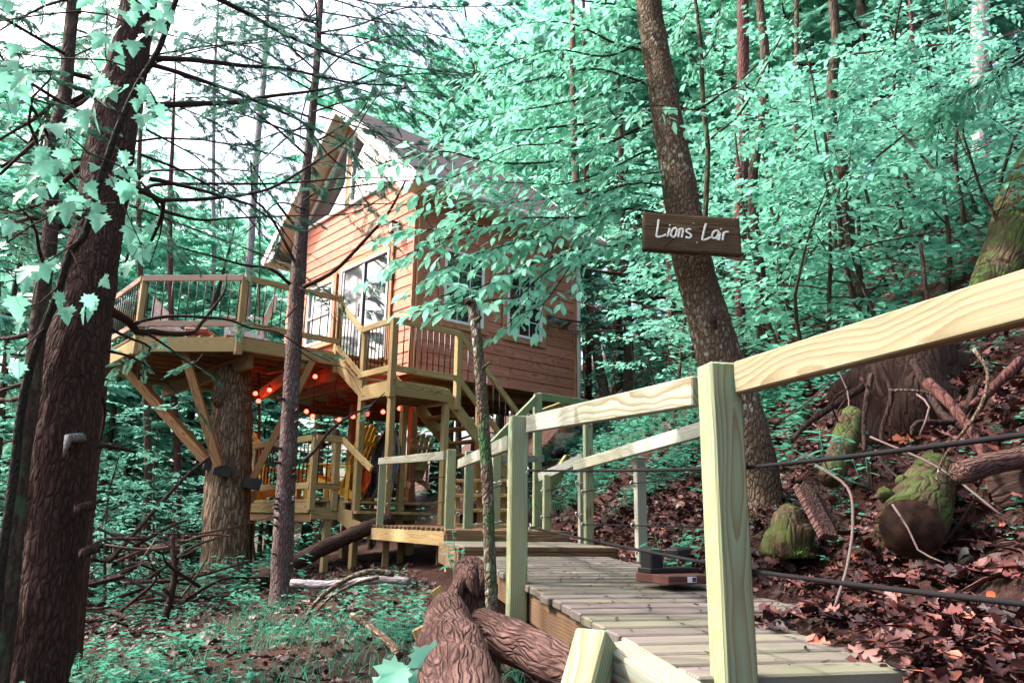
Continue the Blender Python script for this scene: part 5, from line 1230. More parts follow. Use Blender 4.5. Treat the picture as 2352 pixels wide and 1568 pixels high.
# --- other trunks, right side and behind
RT = [([(1700, 700, 12, 9), (1702, 484, 16, 9), (1706, 295, 16, 9.1), (1706, 0, 15, 9.2)], BARK_RED, 'broad purplish brown trunk partly hidden behind the forked grey tree'),
      ([(1752, 740, 15, 7.4), (1749, 660, 13, 7.4), (1736, 547, 12, 7.4), (1728, 442, 12, 7.45), (1736, 358, 12, 7.5), (1753, 253, 12, 7.5), (1757, 126, 12, 7.6), (1744, 0, 11, 7.7)], BARK_FAR, 'curved mossy grey trunk right of the sign'),
      ([(1975, 720, 24, 6.8), (1968, 657, 19, 6.8), (1947, 526, 17, 6.8), (1938, 400, 16, 6.85), (1917, 337, 14, 6.9), (1909, 211, 13, 7), (1921, 105, 12, 7), (1913, 0, 12, 7)], BARK_FAR, 'crooked dark mossy trunk in the middle of the right hillside'),
      ([(2240, 560, 26, 9.5), (2258, 421, 22, 9.5), (2250, 274, 22, 9.5), (2250, 84, 21, 9.6), (2252, -20, 20, 9.6)], BARK_WHITE, 'bleached pale dead trunk near the right edge'),
      ([(2116, 560, 6, 10), (2111, 463, 6, 10), (2102, 253, 5, 10), (2094, 63, 5, 10)], BARK_RED, 'thin reddish stem left of the bleached dead trunk'),
      ([(1618, 560, 7, 6.0), (1620, 493, 6.5, 6.0), (1626, 337, 6.5, 6.0), (1616, 253, 6, 6.0), (1608, 84, 5, 6.1), (1597, 0, 4.5, 6.2)], BARK_FAR, 'thin upright sapling stem just right of the sign tree'),
      ([(1398, 1010, 14, 15), (1388, 900, 12, 15), (1374, 830, 12, 15), (1360, 720, 11, 15), (1345, 640, 10, 15), (1330, 540, 10, 15), (1318, 300, 9, 15.3), (1315, 100, 8, 15.5)], BARK_SIGN, 'leaning grey brown trunk beside the far cabin corner'),
      ([(1350, 930, 9, 17), (1352, 750, 8, 17), (1350, 560, 8, 17), (1345, 300, 7, 17)], BARK_RED, 'straight reddish trunk beside the cabin downspout'),
      ([(1545, 840, 9, 13), (1540, 640, 8, 13), (1530, 500, 8, 13), (1520, 200, 7, 13)], BARK_RED, 'reddish trunk seen left of the sign tree above the rail'),
      ([(1475, 800, 9, 18), (1470, 600, 9, 18), (1462, 400, 8, 18)], BARK_FAR, 'dim grey trunk deep in the woods between cabin and sign'),
      ([(1815, 760, 7, 11), (1818, 560, 7, 11), (1826, 300, 6, 11), (1830, 40, 6, 11)], BARK_FAR, 'thin dim stem between the curved and the crooked trunk'),
      ([(1606, 330, 6, 30), (1590, 100, 6, 30)], BARK_FAR, 'faint far stem high on the hillside'),
      ([(560, 800, 9, 19), (570, 650, 9, 19), (577, 545, 8.5, 19), (591, 330, 8, 19), (605, 191, 7, 19.3), (612, 60, 5, 19.6)], BARK_PALE, 'pale grey straight trunk behind the deck railing'),
      ([(487, 700, 5, 26), (490, 450, 5, 26), (492, 200, 4, 26)], BARK_PALE, 'very thin pale trunk against the white sky'),
      ([(340, 1120, 9, 17), (335, 900, 8, 17), (325, 700, 7, 17), (318, 450, 6, 17)], BARK_FAR, 'thin trunk standing under the outer corner of the deck'),
      ([(408, 1100, 8, 20), (395, 800, 7, 20), (390, 500, 6, 20)], BARK_RED, 'slim reddish trunk seen between the deck braces'),
      ([(733, 1090, 9, 20), (730, 900, 9, 20), (728, 700, 8, 20)], BARK_FAR, 'dark trunk seen under the cabin left of the yellow chair'),
      ([(770, 1080, 9, 19), (770, 900, 9, 19), (768, 700, 8, 19)], BARK_FAR, 'dark trunk seen under the cabin right of the yellow chair'),
      ([(856, 1070, 5, 17), (852, 960, 5, 17), (850, 800, 5, 17)], BARK_FAR, 'slim trunk seen between the landing posts'),
      ([(572, 1310, 6, 13), (574, 1200, 5, 13), (590, 1080, 4, 13), (596, 960, 3, 13), (594, 915, 3, 13)], BARK_FAR, 'crooked thin sapling behind the oak trunk')]
DEADB = None
RTREES = [trunk_tree('forest_tree', tr, m, lab, n=14, up=5, sub=.15, ridge=.05, group='trunks in the woods') for tr, m, lab in RT]
for pl, d0, d1, r0, r1, k in [([(1841, -10), (1757, 168), (1700, 260), (1631, 328)], 6.4, 6.1, .006, .012, 5), ([(2094, 63), (1968, 177), (1850, 300), (1782, 379), (1770, 463)], 6, 6.6, .005, .010, 2), ([(2360, 126), (2250, 195), (2136, 261)], 4.5, 5.0, .010, .006, 2), ([(2360, 140), (2260, 205), (2150, 255)], 4.6, 5.0, .008, .004, 2),
                          ([(2094, 286), (1947, 408), (1858, 514), (1786, 648)], 5.2, 6.0, .008, .013, 1), ([(1757, 126), (1680, 205), (1640, 220), (1590, 230)], 7.5, 6.0, .014, .007, 1), ([(1590, 0), (1560, 90), (1608, 150)], 6.1, 6.0, .006, .008, 5), ([(1660, -10), (1640, 90), (1610, 150)], 6.1, 6.0, .005, .008, 5),
                          ([(1860, 330), (1800, 400), (1760, 420)], 6, 7, .006, .01, 1), ([(2360, 70), (2260, 90), (2150, 105), (2000, 120), (1925, 130)], 5.5, 7, .005, .012, 2), ([(1753, 300), (1770, 250), (1830, 230), (1890, 250)], 7.4, 7.0, .012, .005, 1)]:
    pts = branch(RTREES[k][0], pl, d0, d1, r0, r1, TWIG)
    acc, mbt = [], MB(); spray_leaves(pts, 20, acc=acc, mbt=mbt, per=5, lf=(.06, .095)); b = RTREES[k][1][0]
    mb = MB(); scatter(mb, LEAF, LEAF_T, [a[0] - b for a in acc], [a[1] for a in acc], [a[2] for a in acc], [a[3] for a in acc])
    add('foliage', mb.mesh('foliage', (L_BEECH,)), None, RTREES[k][0], Matrix.Translation(b)); mbt.V = [np.vstack(mbt.V) - np.array(b, np.float32)]; add('twigs', mbt.mesh('twigs', (TWIG,)), None, RTREES[k][0], Matrix.Translation(b), kind='stuff')

# dead reddish lower branches left of the sign tree
for k in range(22):
    u, v, d = rng.uniform(1385, 1560), rng.uniform(540, 820), rng.uniform(10.5, 13); a = P(u, v, d); s_ = rng.choice((-1, 1))
    pts = [a, a + Vector((s_ * .5, rng.gauss(0, .2), rng.uniform(-.05, .25))), a + Vector((s_ * rng.uniform(.8, 1.3), rng.gauss(0, .3), rng.uniform(-.2, .5)))]
    tube_obj('dead_branch', pts, [.012, .008, .003], 5, BARK_RED, RTREES[8][0], k=dict(sub=.15))
# ------------------------------------------------------------------ forest: shared tree and sapling meshes, each copy a thing of its own
def grow(seed, height, r, c0, spread, limbs, subs, per, leaf, hem=False, droop=.35, up=.25, matl=None, stem_n=8, lean=.04):
    """trunk mesh and crown mesh of one plant standing at the origin"""
    global rng
    keep = rng; rng = random.Random(seed); q = Vector((0, 0, -.3)); pts = [q.copy()]; d = Vector((rng.gauss(0, lean), rng.gauss(0, lean), 1)); n = 9
    for k in range(n): q = q + d * (height + .3) / n; pts.append(q.copy()); d = (d + Vector((rng.gauss(0, lean), rng.gauss(0, lean), 0))).normalized()
    rad = [r * (1.25 if k == 0 else 1 - .85 * k / n) for k in range(n + 1)]
    V, Q, T = tube(pts, rad, stem_n, sub=max(.15, height / 30), rough=.08, freq=5)
    tm_ = np_mesh('trunk', V, [Q, T], (BARK_FAR,), None, True)
    mb = MB(); acc = []
    for k in range(limbs):
        z = c0 + (height * .97 - c0) * (k + rng.random() * .8) / limbs; p, rr = at_z(pts, rad, z); a = k * 2.4 + rng.gauss(0, .4)
        f = (z - c0) / max(.1, height - c0); L = spread * (1.05 - .75 * f if hem else math.sqrt(max(.08, 1 - (1.5 * f - .55) ** 2 * .8))) * rng.uniform(.6, 1.1)
        dv = Vector((math.cos(a), math.sin(a), up + rng.gauss(0, .12))); line = [p]; q = p.copy()
        for j_ in range(5): q = q + dv * L / 5; line.append(q.copy()); dv = dv + Vector((rng.gauss(0, .15), rng.gauss(0, .15), -.06 + rng.gauss(0, .06)))
        mb.tube(line, [max(.003, rr * .4) * (1 - .85 * j_ / 5) for j_ in range(6)], 4, m=1, caps=False)
        if hem: hem_sprays(mb, line, 0, subs / max(.3, L), start=.15, subl=(.25 * spread * .35, .7 * spread * .35), size=(leaf * .8, leaf * 1.4))
        else: spray_leaves(line, subs, tw=(.10 * spread * .5 + .06, .34 * spread * .5 + .08), lf=(leaf * .75, leaf * 1.25), per=per, start=.2, droop=droop, acc=acc, mbt=None)
    if not hem: scatter(mb, LEAF2, LEAF2_T, [a[0] for a in acc], [a[1] for a in acc], [a[2] for a in acc], [a[3] for a in acc], 0, wid=1.15)
    rng = keep
    return tm_, mb.mesh('crown', (matl or (L_FARHEM if hem else L_FAR), TWIG), False)
SAP = [grow(100 + k, h, .018 + .004 * h, .35, s, 13, 7, 5, .085, droop=.3, matl=L_FERN, up=.35, lean=.12) for k, (h, s) in enumerate([(1.6, .9), (2.2, 1.1), (2.8, 1.3), (3.4, 1.5), (4.4, 1.7)])]
BIG = [grow(200 + k, h, .16, c0, s, 30, 26, 6, .17) for k, (h, c0, s) in enumerate([(11, 2.0, 3.4), (14, 3.0, 4.0), (9, 1.2, 3.0)])]
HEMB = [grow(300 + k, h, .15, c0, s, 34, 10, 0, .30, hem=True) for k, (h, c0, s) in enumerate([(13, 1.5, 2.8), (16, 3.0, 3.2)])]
def plant(name, meshes, x, y, s, label, cat, group, rz=None, zoff=0):
    M = Matrix.Translation(Vector((x, y, ground(x, y) + zoff))) @ Matrix.Rotation(rng.uniform(0, 6.28) if rz is None else rz, 4, 'Z') @ Matrix.Scale(s, 4)
    t = add(name, None, None, None, M, label=label, cat=cat, group=group)
    add('trunk', meshes[0], None, t, M); add('crown', meshes[1], None, t, M); return t
def px_at(u, d): return (u - 1176) / FPX * d * 1.03
# understory on the right-hand slope
cnt = 0
for d, us in [(5.6, (1830, 2020, 2200, 2340)), (6.6, (1700, 1800, 1900, 2010, 2120, 2230, 2330)), (7.8, (1640, 1740, 1850, 1950, 2060, 2160, 2280)), (9.2, (1560, 1660, 1780, 1880, 2000, 2110, 2220, 2330)), (11, (1480, 1580, 1690, 1800, 1900, 2020, 2140, 2260)), (13.5, (1440, 1520, 1620, 1730, 1850, 1970, 2100, 2240)), (16.5, (1400, 1470, 1560, 1660, 1780, 1900, 2040, 2200)), (20, (1380, 1450, 1530, 1640, 1760, 1890, 2040, 2220))]:
    for u in us:
        dd = d * rng.uniform(.93, 1.07); x = px_at(u + rng.uniform(-40, 40), dd); k = rng.choice((0, 1, 2, 2, 3, 3, 4) if d > 6 else (0, 0, 1, 1))
        plant('understory_sapling', SAP[k], x, dd, rng.uniform(.85, 1.2), 'leafy mint green sapling among the understory on the right hillside', 'sapling', 'understory saplings on the right hillside')
# broadleaf trees further up the slope and beyond
for u, d, k, s in [(1420, 19, 0, 1.0), (1560, 17, 2, 1.0), (1720, 16, 0, .9), (1880, 15, 2, 1.1), (2060, 16, 1, .9), (2240, 14, 2, 1.0), (2400, 17, 0, 1.0), (1350, 25, 1, 1.1), (1500, 24, 1, 1.1), (1660, 23, 0, 1.2), (1800, 25, 1, 1.0), (1960, 23, 1, 1.0), (2130, 24, 0, 1.1), (2320, 23, 1, 1.0), (1250, 26, 1, 1.1), (1400, 34, 1, 1.3), (1580, 33, 1, 1.2), (1760, 35, 1, 1.2), (1950, 33, 1, 1.3), (2150, 34, 1, 1.2), (2360, 33, 1, 1.2), (1150, 27, 1, 1.05), (1040, 30, 1, 1.0)]:
    plant('broadleaf_tree', BIG[k], px_at(u, d), d, s * rng.uniform(.92, 1.08), 'pale green broadleaf tree in the woods behind the right hillside', 'tree', 'broadleaf trees behind the right hillside')
for u, d, k, vt in [(-60, 22, 1, 150), (60, 24, 1, 250), (150, 27, 1, 330), (250, 25, 1, 430), (340, 30, 0, 500), (420, 26, 2, 540), (500, 33, 0, 500), (580, 29, 2, 560), (660, 34, 0, 500), (740, 28, 2, 480), (830, 33, 0, 450), (920, 32, 1, 160), (1010, 34, 1, 60), (1100, 31, 1, 40), (860, 36, 1, 230), (1190, 30, 1, 0), (100, 38, 1, 300), (230, 42, 1, 420), (380, 44, 1, 470), (520, 46, 1, 480), (660, 46, 1, 470), (800, 44, 1, 430), (950, 42, 1, 350), (-20, 40, 1, 250), (300, 36, 1, 520), (450, 38, 1, 530), (600, 38, 1, 520), (290, 21, 2, 660), (380, 23, 2, 640), (480, 22, 2, 690), (600, 24, 2, 650)]:
    x = px_at(u, d); hgt = P(u, vt, d).z - ground(x, d); hk = (11, 14, 9)[k]
    plant('broadleaf_tree', BIG[k], x, d, hgt / hk * rng.uniform(.95, 1.05), 'pale green broadleaf tree across the valley behind the deck', 'tree', 'broadleaf trees across the valley')
for u, d, k, s in [(60, 16.5, 0, .9), (180, 20, 0, .9), (330, 22, 0, .5), (640, 24, 0, .5), (860, 22, 0, .5), (1060, 24, 0, .8), (1180, 23, 0, .9), (1320, 21, 0, 1.0), (1440, 14.5, 0, .75), (1490, 17, 0, .8), (1640, 20, 1, .9), (2080, 12.5, 0, .9), (2320, 12, 0, .9)]:
    plant('hemlock_tree', HEMB[k], px_at(u, d), d, s, 'unseen hemlock added outside the view to shade the clearing', 'tree', 'hemlocks in the woods behind')
# undergrowth below and left of the decks
for u, d in [(30, 9), (90, 11), (170, 9.5), (260, 13), (330, 12), (300, 15), (380, 15), (420, 14), (460, 17), (370, 18), (600, 16), (640, 15), (700, 17), (760, 16.5), (820, 17.5), (880, 18), (560, 18), (240, 17), (130, 15), (40, 14), (980, 19), (190, 12.5)]:
    plant('valley_sapling', SAP[rng.choice((1, 2, 3))], px_at(u, d), d, rng.uniform(.9, 1.3), 'leafy sapling in the dip below and beyond the decks', 'sapling', 'saplings in the dip below the decks')
# trees added out of view on the left and behind, whose crowns shade the clearing and show in the window panes
for x, y, k, s in [(-11.2, 11.5, 0, 1.4), (-5.2, .3, 0, .85), (-4.6, -2.0, 0, .8), (-12, 4, 0, 1.0), (-7, -4, 0, .9), (5, -6, 0, .8), (8, 2, 0, .7)]:
    plant('hemlock_tree', HEMB[k], x, y, s, 'unseen hemlock added outside the view to shade the clearing', 'tree', 'hemlocks in the woods behind')

# ------------------------------------------------------------------ forest floor
def scatter_ground(n, region, accept=lambda s, t: True):
    out = []
    while len(out) < n:
        s = rng.uniform(region[0], region[1]); t = rng.uniform(region[2], region[3])
        if accept(s, t):
            p = W(s, t, 0); out.append((p.x, p.y))
    return out
def gnormal(x, y):
    e = .05; return Vector((ground(x - e, y) - ground(x + e, y), ground(x, y - e) - ground(x, y + e), 2 * e)).normalized()
LIT = np.array([(0, 0, 0), (.3, .27, .10), (.35, 0, .0), (.3, -.27, .12), (.75, .2, .16), (.7, 0, .06), (.72, -.22, .08), (1, .02, .22)], np.float32)
def litter(name, n, region, mat, label, size, accept=lambda s, t: True, lift=.0):
    mb = MB(); k_ = 0; pos, xd, zd, sz = [], [], [], []
    for x, y in scatter_ground(n, region, accept):
        a = rng.uniform(0, 6.28); z = gnormal(x, y) + vnoise(.38)
        pos.append((x, y, ground(x, y) + rng.uniform(.0, .035) + lift)); xd.append((math.cos(a), math.sin(a), rng.gauss(.05, .25))); zd.append(z); sz.append(rng.uniform(*size) * rng.choice((.6, .8, 1, 1.2)))
    h_ = len(pos) // 2; scatter(mb, LIT, LEAF_T, pos[:h_], xd[:h_], zd[:h_], sz[:h_]); scatter(mb, LOBE, LOBE_T, pos[h_:], xd[h_:], zd[h_:], [q * 1.25 for q in sz[h_:]])
    m_ = len(pos) // 6; ii = [rng.randrange(len(pos)) for _ in range(m_)]; scatter(mb, LEAF2, LEAF2_T, [pos[q] for q in ii], [xd[q] for q in ii], [zd[q] for q in ii], [rng.uniform(.04, .16) for _ in ii], 0, wid=.08)
    add(name, mb.mesh(name, (mat,), False), label=label, cat='leaf litter', kind='stuff')
offramp = lambda s, t: not (.8 < s < 1.80 and 1.85 < t < 6.8) or (t < 3.3 and s > 1.42)
litter('leaf_litter', 18000, (1.4, 4.4, .2, 7.5), LITTER, 'curled reddish brown dead leaves covering the right bank', (.03, .075), lambda s, t: offramp(s, t) and rng.random() < (1.0 if s < 3.4 else .5))
litter('leaf_litter', 4500, (.9, 2.3, .4, 2.3), LITTER, 'dead leaves heaped at the near end of the ramp', (.025, .06), lambda s, t: t < 1.95 or s > 1.7 + .25 * max(0, t - 2))
litter('leaf_litter', 1500, (.75, 1.3, 2.0, 4.6), LITTER, 'reddish dead leaves lying under the ramp edge', (.04, .08))
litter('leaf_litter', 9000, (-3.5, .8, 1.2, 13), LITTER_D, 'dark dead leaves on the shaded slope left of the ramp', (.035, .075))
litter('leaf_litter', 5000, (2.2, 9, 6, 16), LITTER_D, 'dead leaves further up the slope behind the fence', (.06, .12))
# debris on the ramp planks
mb = MB(); pos, xd, zd, sz = [], [], [], []
for k in range(240):
    s = min(RS1, RS0 + .05 + abs(rng.gauss(.0, 1)) * .45); s = RS1 + RS0 - s if rng.random() < .6 else s; t = rng.uniform(1.95, 5.4); p = W(s, t, zr(t) + .004); a = rng.uniform(0, 6.28)
    pos.append(p); xd.append((math.cos(a), math.sin(a), .05)); zd.append(Vector((0, 0, 1)) + vnoise(.15)); sz.append(rng.uniform(.008, .034))
scatter(mb, LIT, LEAF_T, pos, xd, zd, sz, wid=.7); add('ramp_debris', mb.mesh('ramp_debris', (LITTER_D,), False), label='specks of leaf and bark on the ramp planks', cat='debris', kind='stuff')
# herbs and grass
def herbs(name, n, region, label, mat, size=(.03, .06), hgt=(.04, .22), per=(4, 8), dens=.5, scale=.8, accept=lambda s, t: True):
    mb = MB(); pos, xd, zd, sz = [], [], [], []; k = 0
    while k < n:
        (x, y), = scatter_ground(1, region, accept)
        if noise.noise(Vector((x * scale, y * scale, 31))) + rng.uniform(-.35, .35) < dens - .5: continue
        k += 1; g = Vector((x, y, ground(x, y))); h = rng.uniform(*hgt); top = g + Vector((rng.gauss(0, .03), rng.gauss(0, .03), h)); m = rng.randint(*per); a0 = rng.uniform(0, 6.28)
        for j_ in range(m):
            a = a0 + j_ * 2.4; c = g.lerp(top, rng.uniform(.45, 1)); pos.append(c); xd.append((math.cos(a), math.sin(a), rng.uniform(-.3, .35))); zd.append(Vector((0, 0, 1)) + vnoise(.2)); sz.append(rng.uniform(*size))
    scatter(mb, LEAF2, LEAF2_T, pos, xd, zd, sz, wid=1.25); add(name, mb.mesh(name, (mat,), False), label=label, cat='ground cover', kind='stuff')
herbs('ground_herbs', 800, (-3.5, .6, 2.0, 9), 'low leafy herbs covering the left foreground slope', L_HERB, dens=.62)
herbs('ground_herbs', 700, (-6, -.5, 9, 18), 'leafy herbs on the far left slope below the deck', L_HERB, (.06, .11), (.1, .5), dens=.4)
herbs('ground_herbs', 3800, (2.5, 7.5, 4.5, 15), 'leafy herbs on the slope behind the fence', L_HERB, (.045, .09), (.05, .35), dens=.42)
herbs('ground_herbs', 500, (2.2, 4.5, 1.8, 5.0), 'small sprigs among the dead leaves on the bank', L_HERB, (.025, .05), (.02, .1), (3, 5), dens=.62, scale=2)
herbs('ground_herbs', 4200, (6, 24, 6, 34), 'dense leafy undergrowth high on the right hillside', L_FERN, (.10, .17), (.2, 1.1), (6, 10), dens=.3)
herbs('ground_herbs', 3000, (-30, -5, 12, 50), 'leafy undergrowth in the valley behind the deck', L_FERN, (.15, .26), (.3, 1.6), (6, 10), dens=.3)
def grass(name, n, region, label, hgt, dens=.5, accept=lambda s, t: True):
    mb = MB(); V, T = [], []; k = 0
    while k < n:
        (x, y), = scatter_ground(1, region, accept)
        if noise.noise(Vector((x * 1.1, y * 1.1, 77))) + rng.uniform(-.2, .2) < dens - .5: continue
        k += 1; g = Vector((x, y, ground(x, y))); a = rng.uniform(0, 6.28); w = Vector((math.cos(a), math.sin(a), 0)) * .0028; h = rng.uniform(*hgt); b = Vector((rng.gauss(0, .4), rng.gauss(0, .4), 1)) * h
        i_ = len(V); V += [g - w, g + w, g + b * .55 + w * .8, g + b * .55 - w * .8, g + b + Vector((b.x, b.y, -h * .25)) * .6]; T += [(i_, i_ + 1, i_ + 2), (i_, i_ + 2, i_ + 3), (i_ + 3, i_ + 2, i_ + 4)]
    mb.put(np.array(V), None, np.array(T)); add(name, mb.mesh(name, (L_GRASS,), False), label=label, cat='grass', kind='stuff')
grass('grass_patch', 3200, (-2.6, .7, 2.2, 7.5), 'soft grass on the left foreground slope', (.05, .17), .66)
grass('grass_patch', 5000, (2.4, 4.5, 5.5, 11), 'grass on the sunny slope behind the fence', (.08, .22), .5)

# unseen crowns added to the sign tree and neighbours to shade ramp and bank
for (x, y, z0, k, sc, par) in [(1.2, 4.6, 3.6, 2, .62, tg), (3.2, 3.2, 3.8, 0, .55, RTREES[1][0]), (2.6, 1.0, 3.0, 2, .6, RTREES[2][0])]:
    add('crown', BIG[k][1], None, par, Matrix.Translation(Vector((x, y, z0))) @ Matrix.Rotation(x * 3, 4, 'Z') @ Matrix.Scale(sc, 4))
# ------------------------------------------------------------------ logs, roots, brush
def log(name, pts, rad, mat, label, n=28, cat='log', rough=.10, ridge=.0, freq=5, sub=.03, endm=None):
    t = thing(name, pts[0], label, cat)
    tube_obj('log_body', pts, rad, n, mat, t, orient=True, k=dict(sub=sub, rough=rough, ridge=ridge, freq=freq, seed=rng.uniform(0, 50)))
    if endm:
        d = (pts[0] - pts[1]).normalized(); tube_obj('cut_end', [pts[0] + d * .004, pts[0] - d * .03], rad[0] * .93, n, endm, t, k=dict(rough=.05))
    return t
lg = log('mossy_log', [P(2092, 1212, 2.95), P(2120, 1150, 3.3), P(2160, 1070, 3.9), P(2195, 1000, 4.6)], [.12, .115, .10, .085], BARK_MOSSLOG, 'thick sawn log with moss on top on the right bank', n=40, endm=CUTEND)
for k in range(3): a = P(2050 + k * 40, 1150 - k * 30, 3.1 + k * .2); tube_obj('branch_stub', [a, a + Vector((-.05, -.03, .03)), a + Vector((-.07, -.05, .03))], [.035, .028, .01], 8, BARK_MOSSLOG, lg)
log('fallen_log', [P(2205, 1085, 3.0), P(2290, 1062, 3.1), P(2420, 1040, 3.2)], [.045, .045, .045], BARK_LOG, 'reddish fallen log at the right edge above the sawn log', n=20)
log('fallen_log', [P(2300, 1150, 3.3), P(2380, 1130, 3.2), P(2480, 1110, 3.1)], [.11, .12, .12], BARK_ROOT, 'dark rotten log at the right frame edge', n=26, rough=.3)
log('fallen_log', [P(2260, 720, 5.0), P(2320, 560, 5.4), P(2350, 440, 5.8), P(2420, 300, 6.4)], [.16, .17, .16, .14], BARK_MOSSLOG, 'mossy fallen trunk climbing the slope at the right edge', n=28)
ur = thing('uprooted_stump', P(2050, 1000, 4.1), 'uprooted stump with tangled roots under the long pale rail', 'stump')
c = P(2085, 940, 4.4)
tube_obj('root_ball', [c + Vector((-.05, -.25, -.35)), c + Vector((0, -.12, -.12)), c + Vector((.05, .05, .12)), c + Vector((.1, .3, .3))], [.12, .30, .36, .22], 30, BARK_ROOT, ur, k=dict(sub=.04, rough=.5, freq=4))
for (pl, d0, d1, r0, r1, m) in [([(1950, 975), (1930, 1040), (1905, 1085)], 3.9, 3.6, .05, .06, BARK_MOSSLOG), ([(1970, 950), (1955, 1000), (1935, 1050)], 3.95, 3.7, .06, .05, BARK_MOSSLOG), ([(1990, 900), (1870, 960), (1830, 1005)], 4.3, 4.0, .025, .012, BARK_ROOT), ([(2230, 800), (2260, 850), (2235, 930), (2170, 1060), (2150, 1100)], 3.6, 3.2, .009, .006, BARK_SIGN), ([(2020, 820), (2035, 900), (2030, 980), (2025, 1010)], 3.7, 3.6, .014, .010, BARK_ROOT),
                                 ([(2040, 895), (2110, 900), (2180, 935), (2220, 940)], 3.6, 3.5, .007, .004, BARK_SIGN), ([(2100, 820), (2140, 900), (2190, 960), (2260, 1000)], 4.0, 3.4, .022, .015, BARK_ROOT), ([(2250, 900), (2200, 960), (2110, 970), (2090, 990)], 3.6, 3.5, .018, .01, BARK_ROOT), ([(2130, 880), (2190, 930), (2240, 1010), (2260, 1090)], 3.6, 3.2, .03, .012, BARK_RED), ([(2340, 830), (2270, 900), (2220, 930)], 3.8, 3.5, .03, .016, BARK_RED), ([(2000, 870), (1985, 960), (1990, 1040)], 3.9, 3.6, .016, .008, BARK_ROOT),
                                 ([(1880, 1080), (1940, 1120), (1960, 1200), (1945, 1300), (1920, 1390)], 3.2, 2.6, .006, .005, TWIGG), ([(2060, 1150), (2070, 1200), (2125, 1260), (2160, 1285)], 2.8, 2.6, .004, .003, TWIGG), ([(2110, 560), (2130, 700), (2160, 800)], 4.6, 4.2, .012, .01, BARK_ROOT)]:
    pts = curve_pts([p + vnoise(.012) for p in to3(pl, d0, d1)], .04); tube_obj('root', pts, [r0 + (r1 - r0) * k / (len(pts) - 1) for k in range(len(pts))], 9, m, ur, k=dict(rough=.2, freq=14))
for k in range(26):
    a = P(rng.uniform(1900, 2330), rng.uniform(830, 1060), rng.uniform(3.4, 4.4)); b = a + Vector((rng.gauss(0, .25), rng.gauss(-.1, .2), rng.uniform(-.5, -.1))); m_ = a.lerp(b, .5) + vnoise(.06)
    tube_obj('rootlet', curve_pts([a, m_, b], .06), [.0065 * rng.uniform(.5, 1.3)] * len(curve_pts([a, m_, b], .06)), 5, rng.choice((BARK_ROOT, BARK_RED, TWIGG)), ur)
ms = thing('mossy_stump', P(1815, 1230, 3.9), 'small moss covered stump at the foot of the sign tree', 'stump')
tube_obj('stump_body', [P(1815, 1275, 3.8), P(1813, 1230, 3.8), P(1812, 1190, 3.85), P(1812, 1160, 3.9)], [.13, .12, .075, .02], 22, BARK_MOSSLOG, ms, k=dict(sub=.02, rough=.3, freq=12))
mb = MB(); pos, xd, zd = [], [], []
for k in range(900):
    a = rng.uniform(0, 6.28); h = rng.random(); c = P(1815, 1275, 3.8).lerp(P(1812, 1160, 3.9), h); r = .135 - .115 * h
    n_ = Vector((math.cos(a), math.sin(a), .4)); pos.append(c + Vector((math.cos(a) * r, math.sin(a) * r, 0)) - c * 0 - P(1815, 1275, 3.8)); xd.append(n_ + vnoise(.6)); zd.append(vnoise(1))
scatter(mb, LEAF2, LEAF2_T, pos, xd, zd, .022); add('moss', mb.mesh('moss', (MOSSY,), False), None, ms, Matrix.Translation(P(1815, 1275, 3.8)))
pl_ = thing('bark_slab', P(1880, 1180, 3.5), 'split dark red slab of bark leaning beside the mossy stump', 'bark')
beam('slab', P(1842, 1118, 3.55), P(1905, 1235, 3.35), .09, .035, BARK_LOG, pl_, up=(.3, -.6, .6)); beam('slab', P(1855, 1108, 3.62), P(1935, 1225, 3.42), .07, .03, BARK_ROOT, pl_, up=(.2, -.5, .8))
# centre foreground: stump and fallen logs
st_ = thing('rotten_stump', P(1080, 1390, 3.4), 'rotten reddish stump between the sapling and the short posts', 'stump')
tube_obj('stump_body', [P(1075, 1430, 3.35), P(1080, 1390, 3.4), P(1085, 1340, 3.45), P(1085, 1305, 3.5), P(1086, 1288, 3.52)], [.13, .12, .10, .08, .045], 30, BARK_LOG, st_, k=dict(sub=.015, rough=.5, freq=8))
for u, v, u2, v2, d in [(1060, 1330, 1040, 1410, 3.3), (1105, 1320, 1130, 1390, 3.35), (1080, 1300, 1095, 1370, 3.3), (1050, 1380, 1000, 1420, 3.2), (1100, 1360, 1105, 1300, 3.28)]:
    a, b = P(u, v, d), P(u2, v2, d - .05); tube_obj('root', curve_pts([a, a.lerp(b, .5) + vnoise(.02), b], .02), [.028 * (1 - .5 * q / 12) for q in range(len(curve_pts([a, a.lerp(b, .5), b], .02)) + 3)][:len(curve_pts([a, a.lerp(b, .5) , b], .02))], 9, BARK_LOG, st_, k=dict(rough=.3, freq=20)) if False else tube_obj('root', [a, a.lerp(b, .5) + vnoise(.02), b], [.03, .026, .012], 9, BARK_LOG, st_, k=dict(sub=.02, rough=.3, freq=20))
log('fallen_log', [P(1025, 1405, 3.0), P(1032, 1470, 2.6), P(1050, 1568, 2.2), P(1075, 1750, 1.8)], [.07, .105, .105, .10], BARK_LOG, 'pinkish decayed log pointing at the camera at the bottom', n=40, rough=.22, freq=6)
lg2 = log('fallen_log', [P(1110, 1440, 3.0), P(1190, 1478, 2.75), P(1290, 1530, 2.5), P(1420, 1590, 2.3)], [.07, .072, .068, .065], BARK_LOG, 'brown log lying beneath the edge of the ramp', n=28, rough=.18)
tube_obj('branch_stub', [P(1325, 1520, 2.45), P(1320, 1485, 2.45), P(1330, 1455, 2.46)], [.022, .018, .010], 8, BARK_LOG, lg2, k=dict(rough=.3, freq=20))
